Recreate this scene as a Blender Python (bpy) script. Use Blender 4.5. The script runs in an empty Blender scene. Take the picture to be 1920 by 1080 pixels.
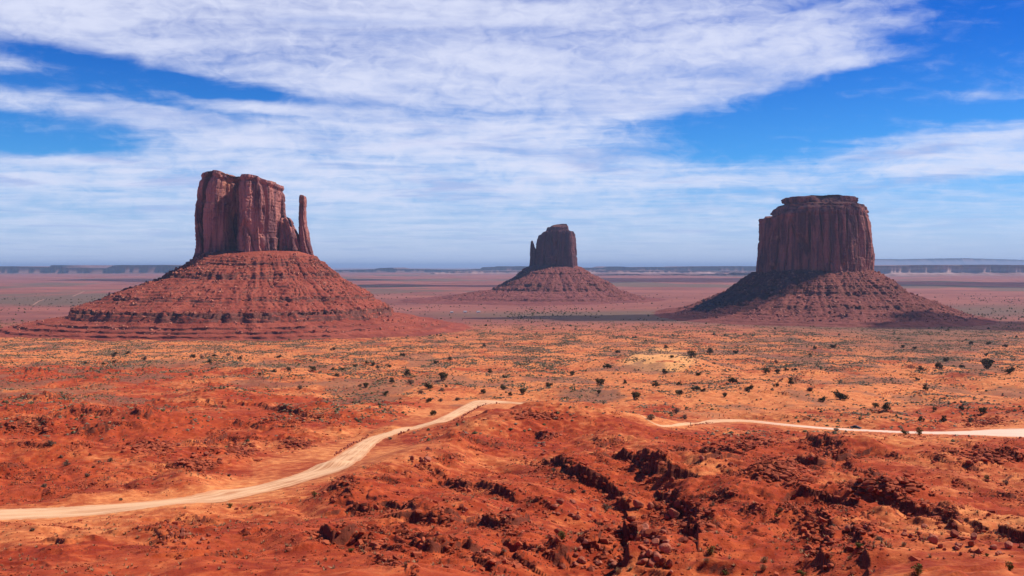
import bpy, math, random
import numpy as np
from math import radians
sc = bpy.context.scene
COL = sc.collection

# ------------------------------------------------------------------ camera
F = 1920 * 35.0 / 36.0                  # focal length in photo pixels
HC = 120.0                              # eye height above the plain
PITCH = math.atan(40.0 / F)             # horizon sits 40 px above the centre
cam = bpy.data.cameras.new('camera'); cam.lens = 35; cam.sensor_width = 36
cam.clip_start = 1.0; cam.clip_end = 400000
camo = bpy.data.objects.new('camera', cam); COL.objects.link(camo)
camo.location = (0, 0, HC); camo.rotation_euler = (math.pi / 2 - PITCH, 0, 0)
sc.camera = camo

# ------------------------------------------------------------------ light
SUN_EL, SUN_AZ = radians(50), math.atan2(0.97, 0.22)     # azimuth from +Y towards +X
sund = (math.sin(SUN_AZ) * math.cos(SUN_EL), math.cos(SUN_AZ) * math.cos(SUN_EL), math.sin(SUN_EL))
sl = bpy.data.lights.new('sun', 'SUN'); sl.energy = 5.0; sl.angle = radians(0.53); sl.color = (1.0, 0.94, 0.84)
so = bpy.data.objects.new('sun', sl); COL.objects.link(so)
so.rotation_euler = (math.pi / 2 - SUN_EL, 0, math.pi - SUN_AZ)
so.location = (200, 100, 900)
sc.view_settings.view_transform = 'Standard'
sc.view_settings.look = 'None'
sc.view_settings.exposure = 0.12
sc.view_settings.gamma = 1.0
sc.cycles.use_denoising = True
sc.cycles.max_bounces = 4
sc.cycles.diffuse_bounces = 2
sc.cycles.volume_bounces = 0
sc.cycles.transparent_max_bounces = 8
CLOUDS = [(1170, 2000, 380, 180, 1600, 3), (330, 2330, 330, 110, 1600, 9), (3000, 6900, 1000, 1000, 3400, 21), (1500, 9200, 1300, 1300, 4300, 25), (-2700, 9000, 1500, 900, 4200, 31), (-500, 6200, 800, 420, 3000, 37)]   # shaded spot x, y, radii, height, seed
HAZE_R, HAZE_D = 130000.0, 2.9e-5

# ------------------------------------------------------------------ node helpers
class NT:
    def __init__(self, tree): self.t = tree; self.n = tree.nodes; self.l = tree.links
    def new(self, kind, **kw):
        nd = self.n.new(kind)
        for k, v in kw.items(): setattr(nd, k, v)
        return nd
    def put(self, sock, v):
        if v is None: return
        if isinstance(v, bpy.types.NodeSocket): self.l.new(v, sock)
        elif isinstance(v, tuple) and len(v) == 3 and sock.type == 'RGBA': sock.default_value = (*v, 1)
        else: sock.default_value = v
    def math(self, op, a, b=None, c=None, clamp=False):
        nd = self.new('ShaderNodeMath', operation=op, use_clamp=clamp)
        self.put(nd.inputs[0], a); self.put(nd.inputs[1], b); self.put(nd.inputs[2], c)
        return nd.outputs[0]
    def vmath(self, op, a, b=None):
        nd = self.new('ShaderNodeVectorMath', operation=op)
        self.put(nd.inputs[0], a); self.put(nd.inputs[1], b)
        return nd.outputs[0]
    def mix(self, f, a, b, mode='MIX'):
        nd = self.new('ShaderNodeMix', data_type='RGBA', blend_type=mode)
        self.put(nd.inputs[0], f); self.put(nd.inputs[6], a); self.put(nd.inputs[7], b)
        return nd.outputs[2]
    def noise(self, vec, scale, detail=4, rough=0.55, dist=0.0, lac=2.0):
        nd = self.new('ShaderNodeTexNoise')
        self.put(nd.inputs['Vector'], vec); nd.inputs['Scale'].default_value = scale
        nd.inputs['Detail'].default_value = detail; nd.inputs['Roughness'].default_value = rough
        nd.inputs['Distortion'].default_value = dist; nd.inputs['Lacunarity'].default_value = lac
        return nd.outputs['Fac']
    def mapping(self, vec, loc=(0, 0, 0), rot=(0, 0, 0), scale=(1, 1, 1), kind='POINT'):
        nd = self.new('ShaderNodeMapping', vector_type=kind)
        self.put(nd.inputs[0], vec); nd.inputs['Location'].default_value = loc
        nd.inputs['Rotation'].default_value = rot; nd.inputs['Scale'].default_value = scale
        return nd.outputs[0]
    def smooth(self, v, lo, hi, a=0.0, b=1.0):
        nd = self.new('ShaderNodeMapRange', interpolation_type='SMOOTHSTEP')
        self.put(nd.inputs[0], v); nd.inputs[1].default_value = lo; nd.inputs[2].default_value = hi
        nd.inputs[3].default_value = a; nd.inputs[4].default_value = b
        return nd.outputs[0]
    def bump(self, h, strength, dist, normal=None):
        nd = self.new('ShaderNodeBump'); nd.inputs['Strength'].default_value = strength
        nd.inputs['Distance'].default_value = dist
        self.put(nd.inputs['Height'], h); self.put(nd.inputs['Normal'], normal)
        return nd.outputs[0]

def material(name):
    m = bpy.data.materials.new(name); m.use_nodes = True
    nt = NT(m.node_tree); bs = m.node_tree.nodes['Principled BSDF']
    bs.inputs['Roughness'].default_value = 0.9
    bs.inputs['Specular IOR Level'].default_value = 0.15
    return m, nt, bs

# ------------------------------------------------------------------ sky: Nishita air with a painted-in-direction cloud deck
world = bpy.data.worlds.new('World'); sc.world = world; world.use_nodes = True
w = NT(world.node_tree); bg = world.node_tree.nodes['Background']
SKY = 0.075
bg.inputs['Strength'].default_value = SKY
sky = w.new('ShaderNodeTexSky', sky_type='NISHITA')
sky.sun_disc = False; sky.sun_elevation = SUN_EL; sky.sun_rotation = SUN_AZ
sky.altitude = 1700; sky.air_density = 1.0; sky.dust_density = 0.15; sky.ozone_density = 3.0
tc = w.new('ShaderNodeTexCoord')
sep = w.new('ShaderNodeSeparateXYZ'); w.l.new(tc.outputs['Generated'], sep.inputs[0])
az = w.math('MULTIPLY', w.math('ARCTAN2', sep.outputs[0], sep.outputs[1]), 180 / math.pi)   # degrees right of +Y
el = w.math('MULTIPLY', w.math('ARCSINE', sep.outputs[2]), 180 / math.pi)                    # degrees above horizon
cmb = w.new('ShaderNodeCombineXYZ'); w.l.new(az, cmb.inputs[0]); w.l.new(el, cmb.inputs[1])
dirv = cmb.outputs[0]
def ae(u, v):
    a = math.atan((u - 960) / F)
    return math.degrees(a), math.degrees(math.atan((500 - v) / F * math.cos(a)))
# (u, v, half width, half height, tilt deg, weight): banks (+) and clear holes (-)
BANKS = [(500, 20, 760, 110, -3, .62), (820, 140, 560, 100, -7, .85), (1180, 158, 470, 56, 5, .62), (1280, 40, 330, 60, 8, .42), (1420, 140, 240, 24, 4, .45),
         (1570, 62, 200, 44, 12, .48), (1690, 8, 90, 40, -20, .3), (640, 262, 480, 58, -3, .85), (1010, 250, 300, 70, 0, .45),
         (140, 195, 360, 34, -4, .62), (20, 122, 130, 14, -4, .50), (300, 320, 760, 50, 0, .50), (1000, 320, 560, 30, 2, .42),
         (1120, 350, 620, 14, 1, .30), (1350, 318, 420, 12, 3, .14), (1840, 268, 230, 40, 1, 1.3), (1640, 320, 300, 14, -4, .14), (1800, 322, 220, 12, 3, .25),
         (1860, 180, 200, 20, -4, .9), (1560, 126, 170, 12, 4, .5), (350, 410, 1000, 130, 0, .5), (1200, 410, 900, 70, 0, .22),
         (60, 30, 300, 90, 0, .5), (1060, 90, 420, 80, 0, .5), (420, 195, 160, 16, -4, .3),
         (190, 135, 170, 30, -9, -1.15), (60, 160, 160, 17, -3, -.8), (450, 172, 105, 15, -6, -1.0), (110, 246, 200, 32, -1, -1.3), (60, 275, 150, 14, 0, -.6),
         (420, 214, 170, 10, -6, -.75), (580, 226, 130, 8, -3, -.5), (1250, 228, 300, 24, 5, -.62), (1640, 205, 320, 56, 0, -.72), (640, 62, 420, 12, -5, -.40), (330, 72, 260, 14, -8, -.42), (1180, 62, 320, 10, 6, -.35), (760, 205, 360, 9, -3, -.45), (1890, 70, 220, 110, 0, -1.1),
         (1450, 272, 300, 36, 0, -.75), (1720, 140, 180, 26, 0, -.4), (1230, 285, 150, 12, 0, -.35), (1420, 84, 110, 11, 12, -.5), (800, 345, 80, 8, 0, -.35), (590, 338, 120, 9, -3, -.45), (150, 400, 300, 10, -1, -.25), (700, 412, 380, 9, 0, -.2)]
warp = w.new('ShaderNodeTexNoise'); w.l.new(w.mapping(dirv, scale=(.5, 1.1, 1)), warp.inputs['Vector'])
warp.inputs['Scale'].default_value = .55; warp.inputs['Detail'].default_value = 4
wv = w.vmath('MULTIPLY', w.vmath('SUBTRACT', warp.outputs['Color'], (.5, .5, .5)), (2.6, .75, 0))
dv = w.vmath('ADD', dirv, wv)
acc = -0.16
for (u, v, hw, hh, tilt, wt) in BANKS:
    a0, e0 = ae(u, v); s = 1.5
    mp = w.mapping(dv, loc=(a0, e0, 0), rot=(0, 0, radians(tilt)), scale=(s * math.degrees(hw / F), s * math.degrees(hh / F), 1), kind='TEXTURE')
    g = w.new('ShaderNodeTexGradient', gradient_type='SPHERICAL'); w.l.new(mp, g.inputs[0])
    acc = w.math('MULTIPLY_ADD', g.outputs['Fac'], wt * 1.15, acc)
zz_ = w.math('ADD', w.math('MAXIMUM', sep.outputs[2], 0.0), .045)
dk = w.new('ShaderNodeCombineXYZ'); w.l.new(w.math('DIVIDE', sep.outputs[0], zz_), dk.inputs[0]); w.l.new(w.math('DIVIDE', sep.outputs[1], zz_), dk.inputs[1])
deck = dk.outputs[0]
dw = w.new('ShaderNodeTexNoise'); w.l.new(deck, dw.inputs['Vector']); dw.inputs['Scale'].default_value = .8; dw.inputs['Detail'].default_value = 3
deckw = w.vmath('ADD', deck, w.vmath('MULTIPLY', w.vmath('SUBTRACT', dw.outputs['Color'], (.5, .5, .5)), (.9, .9, 0)))
billow = w.noise(deckw, 1.15, 8, .55)
streak = w.noise(w.mapping(deckw, rot=(0, 0, radians(-24)), scale=(.55, 1.5, 1)), 1.7, 7, .6)
fibre = w.noise(w.mapping(deckw, rot=(0, 0, radians(-30)), scale=(.5, 1.5, 1)), 4.2, 8, .66)
nz = w.math('ADD', w.math('MULTIPLY', w.math('SUBTRACT', billow, .5), 1.35), w.math('MULTIPLY', w.math('SUBTRACT', streak, .5), .95))
nz = w.math('ADD', nz, w.math('MULTIPLY', w.math('SUBTRACT', fibre, .5), .38))
puff = w.noise(w.mapping(dv, scale=(.55, 1.1, 1)), 1.5, 7, .6, .5)
nz = w.math('ADD', nz, w.math('MULTIPLY', w.math('SUBTRACT', puff, .5), .85))
nz = w.math('MULTIPLY', nz, w.smooth(el, -.3, 2.2))
acc = w.math('SMOOTH_MIN', w.math('MULTIPLY', acc, .85), .50, .45)
acc = w.math('SMOOTH_MAX', acc, -.42, .35)
dens = w.math('ADD', acc, nz)
# away from the picture the unseen deck is thinned out to lower the ambient light
far = w.smooth(w.math('ABSOLUTE', az), 34, 55)
highs = w.smooth(el, 17, 26)
out = w.math('MAXIMUM', far, highs)
dens = w.math('ADD', dens, w.math('MULTIPLY', out, -.65))
cover = w.smooth(dens, -.42, .92)
cover = w.math('MULTIPLY', cover, w.smooth(el, -.5, 5.5, .45, .97))
lit = w.noise(w.mapping(deckw, loc=(3, 7, 0)), .95, 6, .55)
thick = w.smooth(w.math('ADD', dens, w.math('MULTIPLY', w.math('SUBTRACT', lit, .5), 1.3)), .35, 1.5)
ccol = w.mix(thick, (9.5, 10.0, 12.2), (7.9, 8.5, 11.5))
cdark = w.smooth(w.math('ADD', lit, w.math('MULTIPLY', w.math('SUBTRACT', fibre, .5), .25)), .50, .68)
ccol = w.mix(w.math('MULTIPLY', cdark, .75), ccol, (5.0, 6.2, 10.2))
hs = w.new('ShaderNodeHueSaturation'); hs.inputs['Saturation'].default_value = 1.2; hs.inputs['Value'].default_value = 1.0
w.l.new(sky.outputs[0], hs.inputs['Color'])
tint = w.mix(w.smooth(el, 0, 6), (1.0, 1.08, 1.50), (.40, 1.0, 1.55))
tint = w.mix(w.smooth(el, 5, 14), tint, (.10, .62, 1.42))
air = w.mix(1.0, hs.outputs[0], tint, 'MULTIPLY')
air = w.mix(w.smooth(el, -1.5, 6.5, .85, 0), air, (5.3, 7.1, 10.9))
skycol = w.mix(cover, air, ccol)
w.l.new(skycol, bg.inputs['Color'])

# ------------------------------------------------------------------ numpy noise
def _hash(ix, iy, iz, seed):
    h = (ix.astype(np.uint32) * np.uint32(374761393)) ^ (iy.astype(np.uint32) * np.uint32(668265263)) ^ (iz.astype(np.uint32) * np.uint32(2147483647 & 0x5bd1e995)) ^ np.uint32(seed * 2654435761 & 0xffffffff)
    h = (h ^ (h >> np.uint32(13))) * np.uint32(1274126177)
    h = (h ^ (h >> np.uint32(15))) * np.uint32(2246822519)
    return h ^ (h >> np.uint32(16))
def rnd2(ix, iy, seed=0):
    return _hash(ix.astype(np.int64), iy.astype(np.int64), np.zeros_like(ix, dtype=np.int64), seed).astype(np.float64) / 4294967295.0
def noise2(x, y, seed=0):
    x0 = np.floor(x); y0 = np.floor(y); fx = x - x0; fy = y - y0
    ix = x0.astype(np.int64); iy = y0.astype(np.int64); zz = np.zeros_like(ix)
    u = fx * fx * fx * (fx * (fx * 6 - 15) + 10); v = fy * fy * fy * (fy * (fy * 6 - 15) + 10)
    def g(dx, dy):
        h = _hash(ix + dx, iy + dy, zz, seed).astype(np.float32) * np.float32(2 * math.pi / 4294967296.0)
        return np.cos(h) * (fx - dx) + np.sin(h) * (fy - dy)
    a = g(0, 0); b = g(1, 0); c = g(0, 1); d = g(1, 1)
    return ((a + (b - a) * u) * (1 - v) + (c + (d - c) * u) * v) * 1.5
def noise3(x, y, z, seed=0):
    x0 = np.floor(x); y0 = np.floor(y); z0 = np.floor(z); fx = x - x0; fy = y - y0; fz = z - z0
    ix = x0.astype(np.int64); iy = y0.astype(np.int64); iz = z0.astype(np.int64)
    q = lambda t: t * t * t * (t * (t * 6 - 15) + 10)
    u, v, s = q(fx), q(fy), q(fz); r = 0
    for dx in (0, 1):
        for dy in (0, 1):
            for dz in (0, 1):
                h = _hash(ix + dx, iy + dy, iz + dz, seed)
                gx = (h & np.uint32(1023)).astype(np.float32) / 511.5 - 1
                gy = ((h >> np.uint32(10)) & np.uint32(1023)).astype(np.float32) / 511.5 - 1
                gz = ((h >> np.uint32(20)) & np.uint32(1023)).astype(np.float32) / 511.5 - 1
                r = r + (gx * (fx - dx) + gy * (fy - dy) + gz * (fz - dz)) * (u if dx else 1 - u) * (v if dy else 1 - v) * (s if dz else 1 - s)
    return r * 1.2
def fbm2(x, y, o=4, seed=0, g=.5):
    r = 0; a = 1.0
    for i in range(o):
        r = r + a * noise2(x, y, seed + i * 17); x = x * 2.03 + 13.1; y = y * 2.03 + 7.7; a *= g
    return r
def fbm3(x, y, z, o=4, seed=0, g=.5):
    r = 0; a = 1.0
    for i in range(o):
        r = r + a * noise3(x, y, z, seed + i * 17); x = x * 2.03 + 13.1; y = y * 2.03 + 7.7; z = z * 2.03 + 3.3; a *= g
    return r
def sst(x, a, b):
    t = np.clip((x - a) / (b - a), 0, 1); return t * t * (3 - 2 * t)

# ------------------------------------------------------------------ mesh helpers
def mesh_np(name, V, faces, mats, parent=None, smooth=True, attrs=None, matidx=None):
    """V (n,3); faces: (m,4) or (m,3) int array, or a list of such arrays"""
    me = bpy.data.meshes.new(name)
    fl = faces if isinstance(faces, list) else [faces]
    me.vertices.add(len(V)); me.vertices.foreach_set('co', np.ascontiguousarray(V, dtype=np.float32).ravel())
    loops = np.concatenate([f.ravel() for f in fl]).astype(np.int32)
    tot = np.concatenate([np.full(len(f), f.shape[1], dtype=np.int32) for f in fl])
    st = np.concatenate([[0], np.cumsum(tot)[:-1]]).astype(np.int32)
    me.loops.add(len(loops)); me.loops.foreach_set('vertex_index', loops)
    me.polygons.add(len(tot)); me.polygons.foreach_set('loop_start', st)
    try: me.polygons.foreach_set('loop_total', tot)
    except Exception: pass
    if matidx is not None: me.polygons.foreach_set('material_index', np.asarray(matidx, dtype=np.int32))
    me.polygons.foreach_set('use_smooth', np.full(len(tot), smooth, dtype=bool))
    me.update(calc_edges=True); me.validate()
    for k, a in (attrs or {}).items():
        at = me.color_attributes.new(k, 'FLOAT_COLOR', 'POINT')
        at.data.foreach_set('color', np.ascontiguousarray(a, dtype=np.float32).ravel())
    for m in (mats if isinstance(mats, (list, tuple)) else [mats]): me.materials.append(m)
    o = bpy.data.objects.new(name, me); COL.objects.link(o)
    if parent is not None: o.parent = parent
    return o
def grid_faces(nr, nc, wrap=False):
    c = np.arange(nc if wrap else nc - 1); r = np.arange(nr - 1)
    R, C = np.meshgrid(r, c, indexing='ij'); C2 = (C + 1) % nc
    return np.stack([R * nc + C, R * nc + C2, (R + 1) * nc + C2, (R + 1) * nc + C], -1).reshape(-1, 4)
def empty(name, loc, label, cat, group=None):
    o = bpy.data.objects.new(name, None); COL.objects.link(o); o.location = loc; o.empty_display_size = 1
    o['label'] = label; o['category'] = cat
    if group: o['group'] = group
    return o
def tag(o, label, cat, group=None):
    o['label'] = label; o['category'] = cat
    if group: o['group'] = group
    return o
def structure(o): o['kind'] = 'structure'; return o
def stuff(o): o['kind'] = 'stuff'; return o
def px2x(u, d): return (u - 960) / F * d
def ray(u, v):
    a = (u - 960) / F; b = (540 - v) / F
    return np.array([a, math.cos(PITCH) + b * math.sin(PITCH), -math.sin(PITCH) + b * math.cos(PITCH)])
def px2z(v, d): return HC + (500 - v) / F * d

# ------------------------------------------------------------------ terrain: broad shape
PY = np.array([0, 20, 60, 100, 130, 200, 300, 450, 650, 900, 1250, 1600, 1900, 2500, 1e6])
PZ = np.array([117, 112, 99, 88, 80, 69, 58.5, 47, 35, 24, 10, 0.5, 0, 0, 0.0])
_ty = np.concatenate([np.arange(0, 2600, 4.0), [1e6]])
_tz = np.interp(_ty, PY, PZ)
_k = np.ones(13) / 13
_tz[6:-7] = np.convolve(_tz[:-1], _k, 'valid')
HILLS = [  # u, depth, amp, sx, sy, rot
    (1066, 432, 10.5, 42, 28, 0), (1003, 492, 6.5, 13, 14, 0), (900, 400, 4.5, 20, 22, 0), (800, 315, 6.0, 13, 58, -12), (1548, 366, 3.0, 18, 12, 0), (1670, 328, 4.5, 34, 15, -20),
    (1410, 232, 4.5, 17, 26, 10), (1290, 285, 2.5, 20, 16, 0), (340, 205, 2.0, 12, 12, 0), (1240, 985, 9, 42, 60, 0), (1900, 800, 7, 50, 60, 0),
    (626, 306, 1.6, 5, 6, 0), (732, 418, 2.4, 6, 7, 0), (368, 246, 1.6, 6, 6, 0), (1180, 200, -3.0, 9, 32, 0), (1290, 190, -2.5, 7, 30, 0), (1000, 210, 2.5, 16, 16, 0),
    (760, 190, 2.0, 14, 12, 0), (1720, 200, 2.5, 20, 22, 0), (1560, 180, -2, 8, 22, 0), (1900, 300, 3, 26, 24, 0), (250, 430, 5, 45, 25, 0), (90, 330, 3, 30, 20, 0), (560, 520, 4, 40, 26, 0), (1480, 700, 4, 60, 30, 0)]
def z_base(x, y):
    z = np.interp(y, _ty, _tz)
    for (u, d, a, sx, sy, rot) in HILLS:
        cx = px2x(u, d); c, s = math.cos(radians(rot)), math.sin(radians(rot))
        dx = x - cx; dy = y - d
        p = (dx * c + dy * s) / sx; q = (-dx * s + dy * c) / sy
        z = z + a * np.exp(-(p * p + q * q) * .7)
    return z
_T = np.geomspace(60, 5000, 6000)
def hit(u, v):
    r = ray(u, v); x = r[0] * _T; y = r[1] * _T; z = HC + r[2] * _T
    d = z - z_base(x, y)
    i = int(np.argmax(d < 0)) if (d < 0).any() else len(_T) - 1
    if i == 0: i = 1
    t = _T[i - 1] + (_T[i] - _T[i - 1]) * d[i - 1] / max(1e-9, d[i - 1] - d[i])
    return np.array([r[0] * t, r[1] * t])

# ------------------------------------------------------------------ road course: lower and upper kerbless edges
def chaikin(P, n=2):
    P = np.asarray(P, float)
    for _ in range(n):
        Q = np.empty((2 * len(P), 2)); Q[0::2][:-1] = .75 * P[:-1] + .25 * P[1:]; Q[1::2][:-1] = .25 * P[:-1] + .75 * P[1:]
        P = np.concatenate([P[:1], Q[:-2], P[-1:]])
    return P
ROAD_PX = [  # (lower edge u,v), (upper edge u,v)
    ((-160, 984), (-160, 956)), ((0, 977), (0, 953)), ((120, 971), (115, 949)), ((250, 960), (245, 941)), ((360, 945), (352, 930)), ((450, 932), (440, 917)), ((540, 913), (530, 897)),
    ((600, 893), (580, 879)), ((640, 883), (612, 866)), ((665, 870), (640, 848)), ((694, 843), (672, 829)), ((712, 826), (694, 817)), ((730, 817.5), (715, 811)), ((769, 807.5), (760, 803)), ((806, 798.5), (800, 792)), ((844, 788), (838, 777)), ((881, 770), (872, 758)), ((905, 759.5), (890, 749.5)), ((940, 755.5), (922, 749.5))]
ROAD_PX2 = [((1215, 801.5), (1215, 799)), ((1282, 802), (1278, 796)), ((1320, 794.5), (1316, 788.5)), ((1345, 791.5), (1341, 785.5)), ((1382, 791), (1380, 785.5)), ((1420, 792.5), (1419, 788)), ((1457, 797), (1457, 792.7)), ((1540, 804.8), (1540, 800.7)), ((1620, 809), (1620, 804.7)),
    ((1698, 813), (1698, 808.5)), ((1780, 815), (1780, 809)), ((1836, 816.5), (1836, 806.5)), ((1869, 818.5), (1864, 804)), ((1925, 821), (1912, 803)), ((2060, 825), (2040, 801))]
lo = [hit(*a) for a, b in ROAD_PX]; hi = [hit(*b) for a, b in ROAD_PX]
lo2 = [hit(*a) for a, b in ROAD_PX2]; hi2 = [hit(*b) for a, b in ROAD_PX2]
# hidden stretch behind the mound
mid = [(np.array([px2x(u, d), d]), np.array([px2x(u + 4, d + 9), d + 9])) for u, d in ((985, 585), (1045, 555), (1105, 518), (1165, 488))]
LO = np.array(lo + [a for a, b in mid] + lo2); HI = np.array(hi + [b for a, b in mid] + hi2)
LO = chaikin(LO, 3); HI = chaikin(HI, 3)
RC = (LO + HI) / 2; RW = np.linalg.norm(HI - LO, axis=1) / 2
for _ in range(4): RW[1:-1] = (RW[:-2] + RW[1:-1] + RW[2:]) / 3
# distance field on a raster
GX0, GX1, GY0, GY1, GS = -330.0, 420.0, 150.0, 720.0, 1.5
gx = np.arange(GX0, GX1, GS); gy = np.arange(GY0, GY1, GS)
GXX, GYY = np.meshgrid(gx, gy, indexing='xy')
RD = np.full(GXX.shape, 1e9)
for i in range(len(RC) - 1):
    a = RC[i]; b = RC[i + 1]; ab = b - a; L2 = max(ab @ ab, 1e-6)
    t = np.clip(((GXX - a[0]) * ab[0] + (GYY - a[1]) * ab[1]) / L2, 0, 1)
    dd = np.hypot(GXX - a[0] - t * ab[0], GYY - a[1] - t * ab[1]) - (RW[i] + t * (RW[i + 1] - RW[i]))
    RD = np.minimum(RD, dd)
def road_dist(x, y):
    fx = np.clip((x - GX0) / GS, 0, len(gx) - 1.001); fy = np.clip((y - GY0) / GS, 0, len(gy) - 1.001)
    ix = fx.astype(int); iy = fy.astype(int); fx = fx - ix; fy = fy - iy
    r = (RD[iy, ix] * (1 - fx) + RD[iy, ix + 1] * fx) * (1 - fy) + (RD[iy + 1, ix] * (1 - fx) + RD[iy + 1, ix + 1] * fx) * fy
    inside = (x > GX0) & (x < GX1 - GS) & (y > GY0) & (y < GY1 - GS)
    return np.where(inside, r, 1e3)

# ------------------------------------------------------------------ terrain: ledges drawn along their feet (left to right), height in px
LEDGES = [([(583, 996), (600, 1004), (615, 1020), (640, 1026), (680, 1012)], 24), ([(675, 1021), (703, 1033), (752, 1043)], 8), ([(651, 968), (680, 964), (712, 960), (740, 958), (769, 960)], 15),
    ([(755, 980), (785, 990), (810, 994), (840, 990), (868, 984)], 20), ([(778, 1037), (800, 1046), (826, 1049), (860, 1048), (897, 1052)], 20), ([(897, 993), (930, 998), (972, 1004), (1009, 986)], 15),
    ([(812, 912), (835, 920), (858, 926), (885, 924), (911, 922), (935, 932), (955, 943)], 12), ([(858, 822), (882, 828), (907, 838), (940, 842), (980, 846)], 7), ([(765, 868), (780, 874), (797, 886), (826, 902)], 10),
    ([(618, 926), (632, 932), (652, 947)], 10), ([(1022, 872), (1042, 878), (1058, 884), (1066, 903), (1096, 914), (1131, 927), (1150, 944), (1170, 968)], 19), ([(1147, 884), (1168, 884), (1190, 886), (1210, 896), (1229, 905), (1245, 917), (1268, 920), (1290, 918)], 18),
    ([(1136, 1000), (1158, 1018), (1180, 1038), (1184, 1066), (1166, 1090)], 26), ([(1243, 958), (1262, 968), (1280, 980), (1292, 994), (1303, 1009), (1308, 1049)], 24), ([(955, 1062), (975, 1070), (995, 1076)], 15),
    ([(1120, 842), (1140, 840), (1162, 832)], 8), ([(1255, 818), (1275, 822), (1300, 828)], 7), ([(1317, 860), (1330, 864), (1346, 862)], 8), ([(1008, 820), (1020, 826), (1038, 824)], 9),
    ([(1505, 820), (1518, 836), (1533, 851), (1549, 844)], 14), ([(1540, 867), (1560, 872), (1580, 872), (1615, 863)], 13), ([(1507, 884), (1520, 890), (1537, 889)], 12), ([(1620, 907), (1640, 910), (1660, 908)], 9),
    ([(1640, 938), (1660, 943), (1686, 944)], 11), ([(1530, 955), (1560, 970), (1598, 984)], 13), ([(1638, 955), (1658, 966), (1678, 980), (1700, 990), (1722, 1002), (1760, 1018), (1790, 1033)], 13),
    ([(1806, 986), (1830, 988), (1860, 983)], 7), ([(1816, 1031), (1845, 1040), (1872, 1042), (1940, 1052)], 11), ([(1530, 1010), (1546, 1030), (1552, 1046), (1538, 1084)], 17), ([(1592, 1052), (1606, 1064), (1624, 1078)], 13),
    ([(1458, 716), (1475, 718), (1498, 717)], 6), ([(18, 809), (40, 804), (65, 797), (84, 804)], 10), ([(33, 748), (56, 752), (83, 753)], 6), ([(128, 779), (145, 780), (165, 773)], 8),
    ([(356, 837), (376, 837), (399, 834), (430, 820)], 9), ([(480, 763), (520, 772), (564, 775)], 6), ([(500, 796), (530, 800), (560, 796)], 7), ([(564, 783), (600, 788), (645, 783)], 6), ([(162, 818), (186, 816), (214, 809)], 5),
    ([(66, 934), (95, 930), (122, 923), (170, 908), (226, 893)], 5), ([(332, 982), (352, 986), (378, 983)], 8), ([(300, 1016), (330, 1010), (362, 1004)], 10), ([(1075, 1040), (1095, 1046), (1120, 1046)], 11), ([(880, 1062), (905, 1074), (930, 1078)], 13), ([(1420, 868), (1450, 876), (1480, 888)], 6), ([(1360, 905), (1390, 915), (1420, 930)], 6),
    ([(1750, 860), (1790, 872), (1830, 880)], 5), ([(1860, 935), (1890, 944), (1925, 948)], 7), ([(1460, 1000), (1485, 1012), (1500, 1030)], 8), ([(690, 900), (720, 905), (745, 912)], 6), ([(1000, 950), (1020, 958), (1040, 962)], 9)]
# fan-shaped sheet: columns are straight lines of constant x/y, rows are constant depth
sA = np.linspace(-.60, .60, 1350)
sB = .60 + np.cumsum(np.linspace(.004, .05, 36)); sB = sB[sB < 1.6]
S = np.concatenate([-sB[::-1], sA, sB])
vv = np.concatenate([np.linspace(1150, 640, 860), np.linspace(639, 501.9, 190)])
def v2d(v):
    d = np.geomspace(60, 125000, 60000); vz = 500 + (HC - np.interp(d, _ty, _tz)) / d * F
    return np.interp(-v, -vz, d)
rows = np.concatenate([np.linspace(14, v2d(np.array([1150.]))[0] - 2, 30), v2d(vv)])
rows = np.maximum.accumulate(rows); rows = rows + np.arange(len(rows)) * 1e-4
NR, NC = len(rows), len(S)
Y = np.repeat(rows[:, None], NC, 1); X = S[None, :] * Y
Yf = Y.ravel(); Xf = X.ravel()
Zb = z_base(Xf, Yf)
near = 1 - sst(Yf, 380, 620)            # badland foreground
midm = sst(Yf, 350, 600) * (1 - sst(Yf, 1500, 2000))
rd = road_dist(Xf, Yf)
free = sst(rd, 0.5, 13.0)                # no relief on the road bed
Z = Zb.copy()
# broad swells and rounded badland mounds with sharp gullies between
big = fbm2(Xf / 70, Yf / 70, 3, 11)
Z += free * (near * 2.2 + midm * 2.2) * big
bx_, by_ = Xf + .35 * Yf + 6 * big, Yf
mound = np.abs(fbm2(bx_ / 38, by_ / 60, 3, 61)) + .35 * np.abs(fbm2(bx_ / 14, by_ / 26, 2, 67))
lowfg = sst(Yf, 110, 170)
Z += free * near * (1.0 + 1.4 * lowfg) * (mound - .38)
Z += free * midm * 3.6 * (np.abs(fbm2(Xf / 110 + 3, Yf / 190, 4, 5)) - .3) * (1 - sst(Yf, 1300, 1600))
Z += sst(Yf, 1700, 3000) * 5 * fbm2(Xf / 900, Yf / 1400, 3, 41) * (1 - sst(Yf, 30000, 60000))
roadY = np.interp(Xf, RC[-120:, 0], RC[-120:, 1])          # the right-hand road runs along X
front_road = (Xf > 45) & (Yf < roadY + 2) & (Yf > roadY - 75)
clear = sst(roadY - Yf, 2, 75)
def tame(Z):
    d = Z - Zb
    return np.where(front_road & (d > 0), Zb + d * np.minimum(1, .15 * sst(roadY - Yf, 0, 12) + clear), Z)
Z = tame(Z)
ZG = Z.reshape(NR, NC).copy()
def z_at(x, y):
    x = np.asarray(x, float); y = np.asarray(y, float)
    fr = np.interp(y, rows, np.arange(NR)); fc = np.interp(x / y, S, np.arange(NC))
    r = np.clip(fr.astype(int), 0, NR - 2); c = np.clip(fc.astype(int), 0, NC - 2); fr = fr - r; fc = fc - c
    return (ZG[r, c] * (1 - fc) + ZG[r, c + 1] * fc) * (1 - fr) + (ZG[r + 1, c] * (1 - fc) + ZG[r + 1, c + 1] * fc) * fr
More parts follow.
